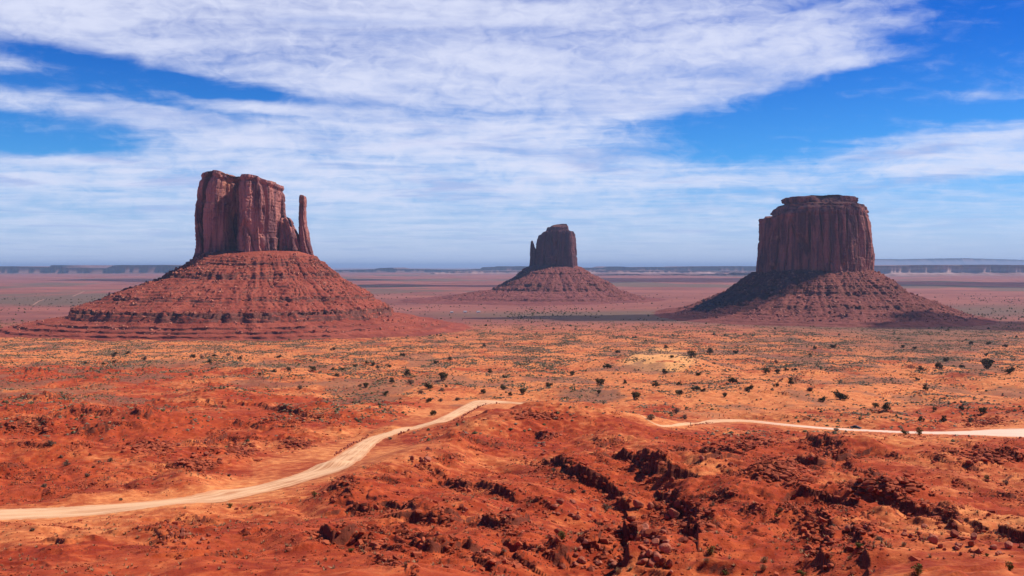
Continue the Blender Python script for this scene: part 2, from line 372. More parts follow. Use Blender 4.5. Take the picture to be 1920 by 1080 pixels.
_T2 = np.geomspace(90, 5000, 2600)
def hit(u, v):
    r = ray(u, v); x = r[0] * _T2; y = r[1] * _T2; z = HC + r[2] * _T2
    d = z - z_at(x, y); neg = d < 0
    i = max(1, int(np.argmax(neg))) if neg.any() else len(_T2) - 1
    t = _T2[i - 1] + (_T2[i] - _T2[i - 1]) * min(1.0, max(0.0, d[i - 1] / max(1e-9, d[i - 1] - d[i])))
    return np.array([r[0] * t, r[1] * t])
LED_W = []
rl = np.random.default_rng(77)
def short_ledge(u, v, hpx, slope, length):
    n = 5; t = np.linspace(-.5, .5, n); wob = np.cumsum(rl.normal(0, .16, n)) * length * .5
    return [(u + length * q, v + length * (slope * q) + w_ * .35) for q, w_ in zip(t, wob)], hpx
for _ in range(46):      # badland slopes in the middle and right foreground
    v_ = rl.uniform(835, 1070); u_ = rl.uniform(640, 1900); k_ = (v_ - 500) / 560
    LEDGES.append(short_ledge(u_, v_, rl.uniform(4, 10) * k_, rl.uniform(.05, .75), rl.uniform(30, 85) * k_))
for _ in range(26):      # low scarps on the slope left of the road
    v_ = rl.uniform(735, 905); u_ = rl.uniform(-20, 560 if v_ < 850 else 330); k_ = (v_ - 500) / 420
    LEDGES.append(short_ledge(u_, v_, rl.uniform(4, 8) * k_, rl.uniform(-.25, .25), rl.uniform(40, 110) * k_))
for _ in range(14):
    v_ = rl.uniform(690, 790); LEDGES.append(short_ledge(rl.uniform(1380, 1920), v_, rl.uniform(2, 4.5), rl.uniform(-.1, .2), rl.uniform(30, 80)))
for pts, hpx in LEDGES:
    W = chaikin([hit(*p) for p in pts], 2); LED_W.append((W, hpx * W[:, 1].mean() / F * 1.22))

# rill-eroded slopes
rill = fbm2((Xf + .4 * Yf) / 9, (Yf - .4 * Xf) / 30, 3, 77)
Z += free * near * .40 * rill
# procedural cuestas: a sharp rise facing the viewer and a long dip slope behind
n1 = fbm2(Xf / 34, Yf / 34, 4, 23)
def cuesta(L, amp, sx, seed, lo_, hi_):
    c = (sx * Xf + Yf + L * 1.6 * n1 + L * .12 * fbm2(Xf / 4, Yf / 4, 2, seed + 3)) / L
    f = c - np.floor(c)
    k = rnd2(np.floor(c), np.zeros_like(c), seed) * .7 + .3
    msk = sst(fbm2(Xf / 26 + seed, Yf / 20, 3, seed), lo_, hi_)
    edge = np.minimum(f / .13, 1)
    return amp * k * msk * edge * (1 - f) ** 1.7, msk
c1, m1 = cuesta(21, 1.25, .5, 101, .12, .45)
c2, m2 = cuesta(9, .5, .7, 131, .1, .4)
Z += free * near * (c1 + c2)
c3, m3 = cuesta(46, 3.2, -.12, 161, .12, .42)
left = .35 + .65 * sst(-Xf / Yf, .05, .3)
Z += free * (sst(Yf, 300, 420) * (1 - sst(Yf, 900, 1500))) * c3 * left
# drawn ledges
ledge_mask = np.zeros_like(Z)
wn = fbm2(Xf / 5.5, Yf / 5.5, 3, 211); wn2 = fbm2(Xf / 1.3, Yf / 1.3, 2, 223)
wl = fbm2(Xf / 7, Yf / 7, 2, 231); wl2 = fbm2(Xf / 6, Yf / 6, 2, 237)
for W, h in LED_W:
    fall = 12 * h + 4; mg = fall * 2.2
    bx = np.nonzero((Xf > W[:, 0].min() - mg) & (Xf < W[:, 0].max() + mg) & (Yf > W[:, 1].min() - mg) & (Yf < W[:, 1].max() + mg))[0]
    if not len(bx): continue
    px, py = Xf[bx], Yf[bx]
    best = np.full(len(bx), 1e9); sgn = np.zeros(len(bx)); tt = np.zeros(len(bx)); n = len(W) - 1
    for i in range(n):
        a, b = W[i], W[i + 1]; ab = b - a; L2 = max(ab @ ab, 1e-6)
        tr = ((px - a[0]) * ab[0] + (py - a[1]) * ab[1]) / L2; t = np.clip(tr, 0, 1)
        dx = px - a[0] - t * ab[0]; dy = py - a[1] - t * ab[1]; dd = dx * dx + dy * dy
        s = (-ab[1] * (px - a[0]) + ab[0] * (py - a[1])) / math.sqrt(L2)
        m = dd < best; best = np.where(m, dd, best); sgn = np.where(m, s, sgn); tt = np.where(m, (i + t) / n, tt)
        if i == 0: off0 = np.maximum(0, -tr) * math.sqrt(L2)
        if i == n - 1: off1 = np.maximum(0, tr - 1) * math.sqrt(L2)
    ds = np.sign(sgn) * np.sqrt(best)
    jag = (wn[bx] * 1.0 + wn2[bx] * .10) * min(1.7, .5 + .35 * h)
    ds = ds + jag
    endfade = np.exp(-(np.minimum(np.maximum(off0, off1), 1e3) / (2.2 + 1.2 * h)) ** 2) * (0.35 + 0.65 * np.minimum(1, 4 * np.minimum(tt + .08, 1.08 - tt)))
    hh = h * (1 + .25 * wn[bx])
    cut = .30 + .35 * sst(wl[bx], -.5, .5)                      # height of the lower step
    ds2 = ds - (.25 + .55 * h * sst(wl2[bx], -.4, .7))             # set-back of the upper step
    ramp = .10 + .10 * h
    foot_ = .16 * np.exp(np.minimum(ds, 0) / (.5 * h + .3))        # scree against the foot
    up = np.where(ds > 0, cut * np.minimum(ds / ramp, 1) + .16, foot_) + np.where(ds2 > 0, (.84 - cut) * np.minimum(ds2 / ramp, 1), 0)
    up = up * np.exp(-np.maximum(ds, 0) / fall)
    Z[bx] += hh * up * endfade * np.maximum(free[bx], .0)
    ledge_mask[bx] = np.maximum(ledge_mask[bx], endfade * np.exp(-np.abs(ds + h * .6) / (h * 1.1 + .8)))
# roughness
rocky = np.clip(.12 + .7 * np.maximum(m1, m2) * sst(fbm2(Xf / 30, Yf / 30, 2, 307), -.1, .4) + ledge_mask, 0, 1.3)
Z += free * near * rocky * (.30 * fbm2(Xf / 4.2, Yf / 4.2, 3, 301) + .16 * np.abs(fbm2(Xf / 1.1, Yf / 1.1, 2, 331)))
Z += free * midm * (.5 * fbm2(Xf / 12, Yf / 14, 3, 351))
Z = tame(Z)
# the road bed
bed = 1 - sst(rd, -3.2, -1.8)
Z -= bed * .15
Z += (1 - free) * (1 - bed) * .10 * wn2
ZG = Z.reshape(NR, NC)

# soil kinds: R sand, G pale dune, B scrub-grey flats with some cloud shade painted in, A far plain
U = 960 + Xf / Yf * F; Vp = 500 + (HC - Zb) / Yf * F
sandN = fbm2(Xf / 55, Yf / 55, 4, 401); farN = fbm2(Xf / 1100, Yf / 2600, 4, 431); farM = fbm2(Xf / 300, Yf / 420, 4, 441)
def blob(u, v, ru, rv): return np.exp(-(((U - u) / ru) ** 2 + ((Vp - v) / rv) ** 2))
R = .22 + .55 * sst(Yf, 420, 800) * (1 - .5 * sst(-Xf / Yf, .18, .42) * (1 - sst(Yf, 900, 1150))) + .5 * sandN
for b, k in (((1500, 757, 260, 30), .75), ((1690, 830, 200, 14), .45), ((300, 672, 240, 12), .45), ((1900, 718, 60, 18), .6), ((950, 740, 120, 26), .35), ((230, 935, 150, 22), .4), ((130, 1020, 130, 40), .3),
             ((1470, 985, 60, 22), .45), ((1800, 1060, 160, 30), .4), ((520, 850, 130, 30), .3), ((1300, 905, 60, 22), .25), ((1120, 795, 80, 14), -.2), ((520, 930, 120, 18), .3), ((180, 705, 330, 26), -.4), ((420, 780, 260, 30), -.2), ((1350, 812, 60, 12), .35), ((1280, 780, 60, 12), .4)):
    R += k * blob(*b)
R += .3 * np.exp(-np.maximum(rd, 0) / 6) * (rd < 60)
G = 1.9 * blob(1240, 676, 58, 19) * sst(fbm2(Xf / 30, Yf / 40, 3, 451) + 1.1, .1, .5) + .25 * sst(farM, .1, .5) * sst(Yf, 800, 1200)
G += .28 * np.exp(-np.maximum(rd, 0) / 2.0) * (rd < 40)
B = sst(fbm2(Xf / 70, Yf / 120, 4, 461), .0, .35) * .75 * midm + 1.1 * blob(120, 562, 260, 13) + .8 * blob(1850, 580, 220, 14) + 1.1 * blob(1180, 594, 260, 12) + .8 * blob(1750, 622, 260, 30) + .5 * blob(860, 588, 160, 10) + .55 * blob(1740, 660, 200, 26) + .4 * blob(1440, 664, 130, 18) + .35 * blob(1130, 735, 90, 16) + .7 * blob(1500, 605, 200, 14)
B += sst(farN + .3 * farM, .05, .4) * .9 * sst(Yf, 3000, 5000)
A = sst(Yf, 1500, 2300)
clean = (rd < 6)
attr = np.stack([np.clip(R, 0, 1), np.clip(G, 0, 1), np.clip(B, 0, 1), np.clip(A, 0, 1)], -1)

# ------------------------------------------------------------------ materials
def soil_material():
    m, n, bs = material('desert_soil')
    geo = n.new('ShaderNodeNewGeometry'); P = geo.outputs['Position']
    at = n.new('ShaderNodeVertexColor', layer_name='soil'); sp = n.new('ShaderNodeSeparateColor'); n.l.new(at.outputs['Color'], sp.inputs[0])
    r, g, b, a = sp.outputs[0], sp.outputs[1], sp.outputs[2], at.outputs['Alpha']
    n1 = n.noise(P, 1 / 22, 6, .6); n2 = n.noise(P, 1 / 3.2, 6, .62); n3 = n.noise(P, 1 / .55, 4, .6)
    red = n.mix(n.smooth(n1, .35, .65), (.27, .028, .007), (.40, .056, .014))
    red = n.mix(n.smooth(n2, .42, .68), red, (.50, .085, .022))
    sand = n.mix(n.smooth(n2, .35, .7), (.55, .140, .040), (.76, .27, .085))
    rs = n.math('ADD', r, n.math('MULTIPLY', n.math('SUBTRACT', n1, .5), .9))
    rs = n.math('ADD', rs, n.math('MULTIPLY', n.math('SUBTRACT', n2, .5), .8))
    c = n.mix(n.smooth(rs, .15, .95), red, sand)
    gs = n.math('ADD', g, n.math('MULTIPLY', n.math('SUBTRACT', n2, .5), .5))
    c = n.mix(n.smooth(gs, .15, .9), c, (.80, .35, .115))
    # far plain and its scrub flats, part of their darkness painted cloud shade
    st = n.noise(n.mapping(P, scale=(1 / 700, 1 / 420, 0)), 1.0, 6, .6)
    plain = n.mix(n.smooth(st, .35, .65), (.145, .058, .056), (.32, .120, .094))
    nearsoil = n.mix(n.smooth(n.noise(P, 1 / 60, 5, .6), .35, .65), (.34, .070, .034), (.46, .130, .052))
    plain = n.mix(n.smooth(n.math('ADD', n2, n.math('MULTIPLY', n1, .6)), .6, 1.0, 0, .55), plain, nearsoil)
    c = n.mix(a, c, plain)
    bn = n.math('ADD', b, n.math('MULTIPLY', n.math('SUBTRACT', n2, .5), .9))
    c = n.mix(n.smooth(bn, .25, 1.0, 0, .85), c, n.mix(a, n.mix(n1, (.19, .070, .040), (.27, .125, .068)), n.mix(n2, (.10, .068, .045), (.19, .125, .080))))
    # scrub specks too far off to model
    vo = n.new('ShaderNodeTexVoronoi', feature='F1'); vo.inputs['Scale'].default_value = 1 / 7.5; n.l.new(n.mapping(P, scale=(1, 1, 0)), vo.inputs['Vector'])
    dots = n.smooth(vo.outputs['Distance'], .16, .28, 1, 0)
    dn = n.math('MULTIPLY', dots, n.smooth(n.noise(P, 1 / 130, 4, .6), .38, .62))
    c = n.mix(n.math('MULTIPLY', n.math('MULTIPLY', dn, n.smooth(a, .1, .6)), .75), c, (.085, .060, .035))
    # bare rock on steep faces, its colour darkened to deepen the ledge shadows
    sn = n.new('ShaderNodeSeparateXYZ'); n.l.new(geo.outputs['True Normal'], sn.inputs[0])
    steep = n.smooth(n.math('ADD', sn.outputs[2], n.math('MULTIPLY', n.math('SUBTRACT', n2, .5), .25)), .52, .78, 1, 0)
    rock = n.mix(n.noise(n.mapping(P, scale=(.25, .25, 2.2)), 1.0, 4, .6), (.075, .016, .008), (.22, .050, .024))
    c = n.mix(steep, c, rock)
    pe = n.smooth(n3, .60, .74, 0, .45)
    c = n.mix(n.math('MULTIPLY', pe, n.math('SUBTRACT', 1.0, a)), c, (.20, .040, .018))
    n.l.new(c, bs.inputs['Base Color'])
    h = n.math('ADD', n.math('MULTIPLY', n2, .8), n.math('MULTIPLY', n3, .25))
    n.l.new(n.bump(h, .8, .7), bs.inputs['Normal'])
    return m
M_SOIL = soil_material()
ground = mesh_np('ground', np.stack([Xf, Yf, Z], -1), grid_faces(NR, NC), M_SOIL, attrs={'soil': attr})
structure(ground)

def road_material():
    m, n, bs = material('graded_dirt')
    geo = n.new('ShaderNodeNewGeometry'); P = geo.outputs['Position']
    at = n.new('ShaderNodeVertexColor', layer_name='across'); sp = n.new('ShaderNodeSeparateColor'); n.l.new(at.outputs['Color'], sp.inputs[0])
    n1 = n.noise(P, 1 / 14, 5, .6); n2 = n.noise(P, 1 / 1.5, 5, .6)
    along = n.noise(n.mapping(at.outputs['Color'], scale=(16, .35, 1)), 1.0, 5, .6)
    rut = n.smooth(n.math('COSINE', n.math('MULTIPLY', sp.outputs[0], 25.1)), .1, .9)
    c = n.mix(n.smooth(along, .35, .65), (.54, .22, .09), (.82, .47, .24))
    c = n.mix(n.math('MULTIPLY', rut, n.smooth(n1, .35, .6, .1, .6)), c, (.90, .58, .33))
    c = n.mix(n.smooth(n1, .4, .7), c, (.82, .47, .24))
    c = n.mix(n.math('MULTIPLY', n.smooth(sp.outputs[2], .4, 1.0), .75), c, (.86, .60, .44))      # whiter gravel stretch
    edge = n.smooth(n.math('ADD', n.math('ABSOLUTE', n.math('SUBTRACT', sp.outputs[0], .5)), n.math('MULTIPLY', n.math('SUBTRACT', n1, .5), .22)), .36, .5)
    c = n.mix(n.math('MULTIPLY', edge, .7), c, (.62, .22, .085))
    c = n.mix(n.smooth(n2, .55, .8, 0, .3), c, (.60, .28, .13))
    n.l.new(c, bs.inputs['Base Color']); n.l.new(n.bump(n2, .3, .15), bs.inputs['Normal'])
    return m
NA = 13
ac = np.linspace(0, 1, NA)
RP = LO[:, None, :] * (1 - ac)[None, :, None] + HI[:, None, :] * ac[None, :, None]
wig = fbm2(RP[..., 0] / 6, RP[..., 1] / 6, 3, 501)
nrm = (HI - LO) / np.linalg.norm(HI - LO, axis=1)[:, None]
RP = RP + nrm[:, None, :] * (wig * (np.abs(ac - .5) * 2)[None, :] * np.minimum(1.5, .22 * np.linalg.norm(HI - LO, axis=1))[:, None])[..., None]
RZ = z_base(RP[..., 0], RP[..., 1]) + .12 - .20 * ((ac - .5) * 2)[None, :] ** 2
sl_ = np.concatenate([[0], np.cumsum(np.linalg.norm(np.diff(RC, axis=0), axis=1))])
white = sst(RP[..., 0], 75, 150)
acr = np.stack([np.repeat(ac[None], len(RC), 0), np.repeat(sl_[:, None] / 10, NA, 1), white, np.ones_like(white)], -1).reshape(-1, 4)
road = mesh_np('road', np.concatenate([RP.reshape(-1, 2), RZ.reshape(-1, 1)], 1), grid_faces(len(RC), NA)[:, ::-1], road_material(), attrs={'across': acr})
structure(road)

# ------------------------------------------------------------------ sandstone
def cliff_material(name, base, dark, fresh, zscale=1.0):
    m, n, bs = material(name)
    geo = n.new('ShaderNodeNewGeometry'); P = geo.outputs['Position']
    vert = n.noise(n.mapping(P, scale=(1 / 14, 1 / 14, 1 / 130)), 1.0, 6, .62)
    vert2 = n.noise(n.mapping(P, scale=(1 / 5, 1 / 5, 1 / 60)), 1.0, 5, .6)
    blot = n.noise(P, 1 / 38, 5, .6)
    bed = n.noise(n.mapping(P, scale=(1 / 200, 1 / 200, 1 / 5)), 1.0, 4, .6)
    c = n.mix(n.smooth(vert, .42, .60), base, dark)
    c = n.mix(n.smooth(vert2, .5, .72, 0, .6), c, dark)
    c = n.mix(n.smooth(blot, .58, .72, 0, .8), c, fresh)
    c = n.mix(n.smooth(bed, .55, .7, 0, .3), c, dark)
    sn = n.new('ShaderNodeSeparateXYZ'); n.l.new(geo.outputs['True Normal'], sn.inputs[0])
    flat = n.smooth(sn.outputs[2], .55, .85, 0, .8)
    c = n.mix(flat, c, (.34, .135, .085))
    n.l.new(c, bs.inputs['Base Color'])
    h = n.math('ADD', vert2, n.math('MULTIPLY', n.noise(P, 1 / 3.0, 6, .65), .8))
    n.l.new(n.bump(h, .7, 3.0), bs.inputs['Normal'])
    return m
def talus_material(name, soil, soil2, rockc):
    m, n, bs = material(name)
    geo = n.new('ShaderNodeNewGeometry'); P = geo.outputs['Position']
    n1 = n.noise(P, 1 / 45, 6, .6); n2 = n.noise(P, 1 / 6, 6, .65)
    bed = n.noise(n.mapping(P, scale=(1 / 260, 1 / 260, 1 / 4.0)), 1.0, 5, .62)
    c = n.mix(n.smooth(n1, .35, .65), soil, soil2)
    c = n.mix(n.smooth(bed, .5, .68, 0, .45), c, rockc)
    c = n.mix(n.smooth(n2, .56, .72, 0, .55), c, rockc)
    c = n.mix(n.smooth(n2, .44, .30, 0, .35), c, (.50, .20, .125))
    sn = n.new('ShaderNodeSeparateXYZ'); n.l.new(geo.outputs['True Normal'], sn.inputs[0])
    steep = n.smooth(n.math('ADD', sn.outputs[2], n.math('MULTIPLY', n.math('SUBTRACT', n2, .5), .3)), .40, .66, 1, 0)
    c = n.mix(steep, c, n.mix(bed, (.10, .035, .026), (.24, .080, .055)))
    n.l.new(c, bs.inputs['Base Color'])
    n.l.new(n.bump(n.math('ADD', n2, n.math('MULTIPLY', n.noise(P, 1 / 1.6, 5, .65), .5)), .8, 2.5), bs.inputs['Normal'])
    return m
M_CL = cliff_material('west_sandstone', (.46, .175, .135), (.15, .058, .060), (.62, .25, .13))
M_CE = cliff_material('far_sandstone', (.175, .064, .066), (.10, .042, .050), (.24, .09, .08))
M_CM = cliff_material('varnished_sandstone', (.42, .145, .105), (.15, .056, .052), (.58, .25, .17))
M_TW = talus_material('red_talus', (.27, .050, .028), (.38, .086, .047), (.17, .044, .030))
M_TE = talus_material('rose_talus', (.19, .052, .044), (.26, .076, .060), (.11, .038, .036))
M_TM = talus_material('brown_talus', (.17, .046, .036), (.25, .070, .050), (.11, .036, .030))

def resample(P, n):
    """closed Catmull-Rom through P, n points evenly spaced"""
    P = np.asarray(P, float); k = len(P); out = []
    for i in range(k):
        p0, p1, p2, p3 = P[i - 1], P[i], P[(i + 1) % k], P[(i + 2) % k]
        t = np.linspace(0, 1, 24, endpoint=False)[:, None]
        tn = .35
        m1_ = tn * (p2 - p0); m2_ = tn * (p3 - p1)
        out.append((2 * t ** 3 - 3 * t ** 2 + 1) * p1 + (t ** 3 - 2 * t ** 2 + t) * m1_ + (-2 * t ** 3 + 3 * t ** 2) * p2 + (t ** 3 - t ** 2) * m2_)
    Q = np.concatenate(out); Q = np.concatenate([Q, Q[:1]])
    L = np.concatenate([[0], np.cumsum(np.linalg.norm(np.diff(Q, axis=0), axis=1))])
    s = np.linspace(0, L[-1], n, endpoint=False)
    return np.stack([np.interp(s, L, Q[:, 0]), np.interp(s, L, Q[:, 1])], -1)

def tower(name, parent, origin, D, plan, zbot, left, right, top, mat, seed, ns=900, nt=170, flute=1.0, block=1.0, foot=1.0, capband=0.0, drape=0.0, topfade=.9, rings=22):
    """a cliff: plan outline (u px, dy m) at depth D, silhouettes left/right as (v,u), top edge (u,v)"""
    k = D / F
    P = resample([((u - 960) * k, D + dy) for u, dy in plan], ns)
    # make the walk counter-clockwise seen from above
    area = np.sum(P[:, 0] * np.roll(P[:, 1], -1) - np.roll(P[:, 0], -1) * P[:, 1])
    if area < 0: P = P[::-1]
    T = np.roll(P, -1, 0) - np.roll(P, 1, 0); T /= np.linalg.norm(T, axis=1)[:, None]
    for _ in range(3): T = (np.roll(T, 1, 0) + T + np.roll(T, -1, 0)) / 3
    T /= np.linalg.norm(T, axis=1)[:, None]
    Nn = np.stack([T[:, 1], -T[:, 0]], -1)
    x0, x1 = P[:, 0].min(), P[:, 0].max(); C = np.array([(x0 + x1) / 2, D + np.mean([dy for u, dy in plan])])
    tu = np.array([(u - 960) * k for u, v in top]); tz = np.array([HC + (500 - v) * k for u, v in top])
    lv = sorted([(HC + (500 - v) * k, (u - 960) * k) for v, u in left]); rv = sorted([(HC + (500 - v) * k, (u - 960) * k) for v, u in right])
    lz, lx = np.array(lv).T; rz, rx = np.array(rv).T
    lx0, rx0 = np.interp(zbot, lz, lx), np.interp(zbot, rz, rx)
    t = np.linspace(0, 1, nt)[:, None]
    fx = ((P[:, 0] - x0) / (x1 - x0))[None, :]
    zt = np.interp(lx0 + (rx0 - lx0) * fx, tu, tz)
    zz = zbot + t * (zt - zbot)
    for _ in range(2):
        xl = np.interp(zz, lz, lx); xr = np.interp(zz, rz, rx)
        xx = xl + (xr - xl) * fx
        zt = np.interp(xx[-1:], tu, tz); zz = zbot + t * (zt - zbot)
    wr = (xr - xl) / (rx0 - lx0)
    yy = C[1] + (P[:, 1] - C[1])[None, :] * (.35 + .65 * np.clip(wr, 0, 1.3))
    q = np.broadcast_to(P[None, :, 0], xx.shape); p = np.broadcast_to(P[None, :, 1], xx.shape)
    lean = 6 * noise3(q / 60, p / 60, zz / 70, seed + 5)
    qa, pa = q + lean, p - lean
    d = 6.0 * noise3(qa / 46, pa / 46, zz / 210, seed) + 2.3 * noise3(qa / 17, pa / 17, zz / 110, seed + 1) + 1.1 * noise3(qa / 6, pa / 6, zz / 60, seed + 2)
    cr = np.abs(noise3(qa / 30, pa / 30, zz / 190, seed + 3)); d = d - 6.5 * (1 - sst(cr, 0, .085))
    cr2 = np.abs(noise3(qa / 11, pa / 11, zz / 75, seed + 4)); d = d - 1.5 * (1 - sst(cr2, 0, .10))
    d = d * flute
    if drape: d = d + drape * (1 - 2.6 * np.abs(noise3(qa / 20, pa / 20, zz / 200, seed + 30))) * (.6 + .4 * noise3(q / 50, p / 50, zz / 60, seed + 31))
    # broken slabs
    for bw, bh, ba, k_ in ((24, 62, 3.6, 0), (11, 26, 2.2, 40)):
        qb = (q + 5 * noise3(q / 30, p / 30, zz / 50, seed + 6 + k_)) / bw; pb = (p + 5 * noise3(q / 30, p / 30, zz / 50, seed + 7 + k_)) / bw
        ci, cj = np.floor(qb), np.floor(pb); ck = np.floor(zz / bh + rnd2(ci, cj, seed + k_) * 3)
        h_ = rnd2(ci * 7 + ck * 131, cj, seed + 8 + k_) - .5; sl2 = rnd2(ci, cj * 5 + ck * 17, seed + 9 + k_) - .5
        d = d + ba * block * (h_ + 1.2 * sl2 * (qb - ci - .5) + .6 * h_ * ((zz / bh) % 1.0 - .5))
    d = d + .9 * fbm3(q / 3.2, p / 3.2, zz / 4.5, 2, seed + 9)
    # bedded foot
    hgt = zz - zbot
    ft = 1 - sst(hgt, 5, 16)
    d = d * (1 - .35 * ft) + foot * ft * (2.5 + 2.2 * np.floor(np.clip(14 - hgt, 0, 14) / 4.5) * .5 + 1.6 * noise3(q / 7, p / 7, zz / 9, seed + 12))
    if capband:
        dtop = zt - zz
        d = d + capband * (1 - sst(dtop, 3, 9)) * 1.5 - capband * 2.4 * np.exp(-((dtop - 11) / 3) ** 2)
    d = d + .8 * noise3(q / 60, p / 60, zz / 4.0, seed + 13)
    edge_round = sst(1 - t, 0, .035); d = d - (1 - edge_round) * 2.0 * topfade
    V = [np.stack([xx + Nn[None, :, 0] * d, yy + Nn[None, :, 1] * d, zz], -1).reshape(-1, 3)]
    last = V[0].reshape(nt, ns, 3)[-1]
    cc = last[:, :2].mean(0)
    for i in range(1, rings + 1):
        r = 1 - i / rings
        xy = cc + (last[:, :2] - cc) * max(r, .0)
        z = np.interp(xy[:, 0], tu, tz) * (1 - max(r, 0) ** 3) + last[:, 2] * max(r, 0) ** 3 + 1.4 * fbm2(xy[:, 0] / 14, xy[:, 1] / 14, 3, seed + 20) * (1 - r) ** .3 * min(1, 4 * (1 - r))
        V.append(np.stack([xy[:, 0], xy[:, 1], z], -1))
    V = np.concatenate(V) - np.asarray(origin)[None, :]
    return mesh_np(name, V, grid_faces(nt + rings, ns, True), mat, parent)

def talus(name, parent, origin, D, cu, prof, mat, seed, na=1000, nr=230, rough=1.0):
    """prof: list of (z, uL, uR, front m, ledge flag) from the cliff foot outwards"""
    k = D / F; cx = (cu - 960) * k
    pr = np.array([[z, (uL - 960) * k, (uR - 960) * k, f, lf] for z, uL, uR, f, lf in prof], float)
    seg = np.hypot(np.diff(pr[:, 3]), np.diff(pr[:, 0]) * 1.5) + 2.0; L = np.concatenate([[0], np.cumsum(seg)])
    s = np.linspace(0, L[-1], nr); s = np.unique(np.concatenate([s, L, L - .01])); s = s[s >= 0]; nr = len(s)
    foot = np.zeros(len(pr))
    for i in range(len(pr) - 1):
        if pr[i, 4] >= .5 and pr[i + 1, 4] >= .5 and pr[i, 0] - pr[i + 1, 0] > 1.8 * (pr[i + 1, 3] - pr[i, 3]): foot[i + 1] = pr[i, 0] - pr[i + 1, 0]
    ft = np.interp(s, L, foot)[:, None]
    z, xl, xr, f, lf = [np.interp(s, L, pr[:, i])[:, None] for i in range(5)]
    th = np.linspace(0, 2 * math.pi, na, endpoint=False)[None, :]
    c, sn = np.cos(th), np.sin(th); e = .88
    cxp = np.sign(c) * np.abs(c) ** e; syp = np.sign(sn) * np.abs(sn) ** e
    def ring(xl, xr, f):
        return np.where(cxp > 0, cx + (xr - cx) * cxp, cx + (cx - xl) * cxp), D + f * syp
    x, y = ring(xl, xr, f)
    far = sst(s / L[-1], .55, 1.0)[:, None]
    # whole slope bulges and gullies
    gul = noise2(np.cos(th) * 7, np.sin(th) * 7 + seed, seed) * 1.0 + .5 * noise2(np.cos(th) * 17, np.sin(th) * 17, seed + 1)
    rad = np.hypot(x - cx, y - D) + 1e-6
    push = (10 * gul * sst(s / L[-1], 0, .3)[:, None] * (1 - .4 * far) + 5 * fbm2(x / 60, y / 60, 3, seed + 2) * sst(s / L[-1], 0, .15)[:, None])
    keep_ = np.maximum(sst(fbm2(x / 75 + z * .31, y / 75, 3, seed + 14), -.12, .3), .75 * (ft > 10) + 0 * x)          # ledges fade out under debris here and there
    spur = lf * (4.5 * fbm2(x / 16, y / 16, 3, seed + 3) + 2.0 * noise2(x / 5, y / 5, seed + 9))
    x = x + (x - cx) / rad * (push + spur); y = y + (y - D) / rad * (push + spur)
    zz = z + rough * (1.6 * fbm2(x / 22, y / 22, 3, seed + 4) + .9 * fbm2(x / 6, y / 6, 3, seed + 5)) * sst(s / L[-1], 0, .08)[:, None] * (1 - .6 * far)
    # debris aprons against the ledge feet
    apron = np.clip(fbm2(x / 20, y / 20, 2, seed + 6) * 1.6 + .1, 0, 1)
    zz = zz + ft * np.clip(apron * .75 + (1 - keep_) * .95, 0, .96)
    zz = zz - 2.2 * sst(s / L[-1], .03, .2)[:, None] * (1 - sst(np.abs(noise2(np.cos(th) * 13 + .9 * noise2(x / 45, y / 45, seed + 16) + .3 * noise2(x / 14, y / 14, seed + 17), np.sin(th) * 13 + seed, seed + 15)), 0, .22)) * (1 - far)
    # thin bedding steps
    stp = noise2(x / 90, y / 90, seed + 7)
    zz = zz + .8 * np.sin((zz + 3 * stp) * 2 * math.pi / 5.5) * (.4 + .6 * (noise2(x / 50, y / 50, seed + 8) > 0))
    V = np.stack([x, y, zz], -1).reshape(-1, 3)
    o = mesh_np(name, V - np.asarray(origin)[None], grid_faces(nr, na, True)[:, ::-1], mat, parent)
    return o, V.reshape(nr, na, 3)

import bmesh
def ico(sub):
    bm = bmesh.new(); bmesh.ops.create_icosphere(bm, subdivisions=sub, radius=1.0)
    V = np.array([v.co[:] for v in bm.verts]); Fc = np.array([[v.index for v in f.verts] for f in bm.faces]); bm.free()
    return V, Fc
# angular stones, many in one mesh
CUBE = np.array([[-1, -1, -1], [1, -1, -1], [1, 1, -1], [-1, 1, -1], [-1, -1, 1], [1, -1, 1], [1, 1, 1], [-1, 1, 1]], float)
CF = np.array([[0, 3, 2, 1], [4, 5, 6, 7], [0, 1, 5, 4], [1, 2, 6, 5], [2, 3, 7, 6], [3, 0, 4, 7]])
def stones(name, P, size, mat, rng, parent=None, flat=.6, sink=.25):
    n = len(P); V = CUBE[None] * (1 + rng.uniform(-.45, .3, (n, 8, 3)))
    V[:, 4:, :2] *= rng.uniform(.45, 1.0, (n, 1, 1))
    sc_ = size[:, None] * np.stack([rng.uniform(.7, 1.4, n), rng.uniform(.6, 1.1, n), rng.uniform(.5, 1.1, n) * flat], -1) / 2
    V = V * sc_[:, None, :]
    a = rng.uniform(0, 2 * math.pi, n); b = rng.normal(0, .35, n)
    ca, sa, cb, sb = np.cos(a), np.sin(a), np.cos(b), np.sin(b)
    x, y, z = V[..., 0], V[..., 1], V[..., 2]
    x, z = x * cb[:, None] + z * sb[:, None], -x * sb[:, None] + z * cb[:, None]
    x, y = x * ca[:, None] - y * sa[:, None], x * sa[:, None] + y * ca[:, None]
    V = np.stack([x, y, z], -1) + P[:, None, :]; V[..., 2] += (sc_[:, 2] * (1 - 2 * sink))[:, None]
    f = (CF[None] + 8 * np.arange(n)[:, None, None]).reshape(-1, 4)
    tint = np.repeat(rng.uniform(0, 1, n), 8); at = np.stack([tint, tint, tint, np.ones_like(tint)], -1)
    return mesh_np(name, V.reshape(-1, 3), f, mat, parent, smooth=False, attrs={'tint': at})
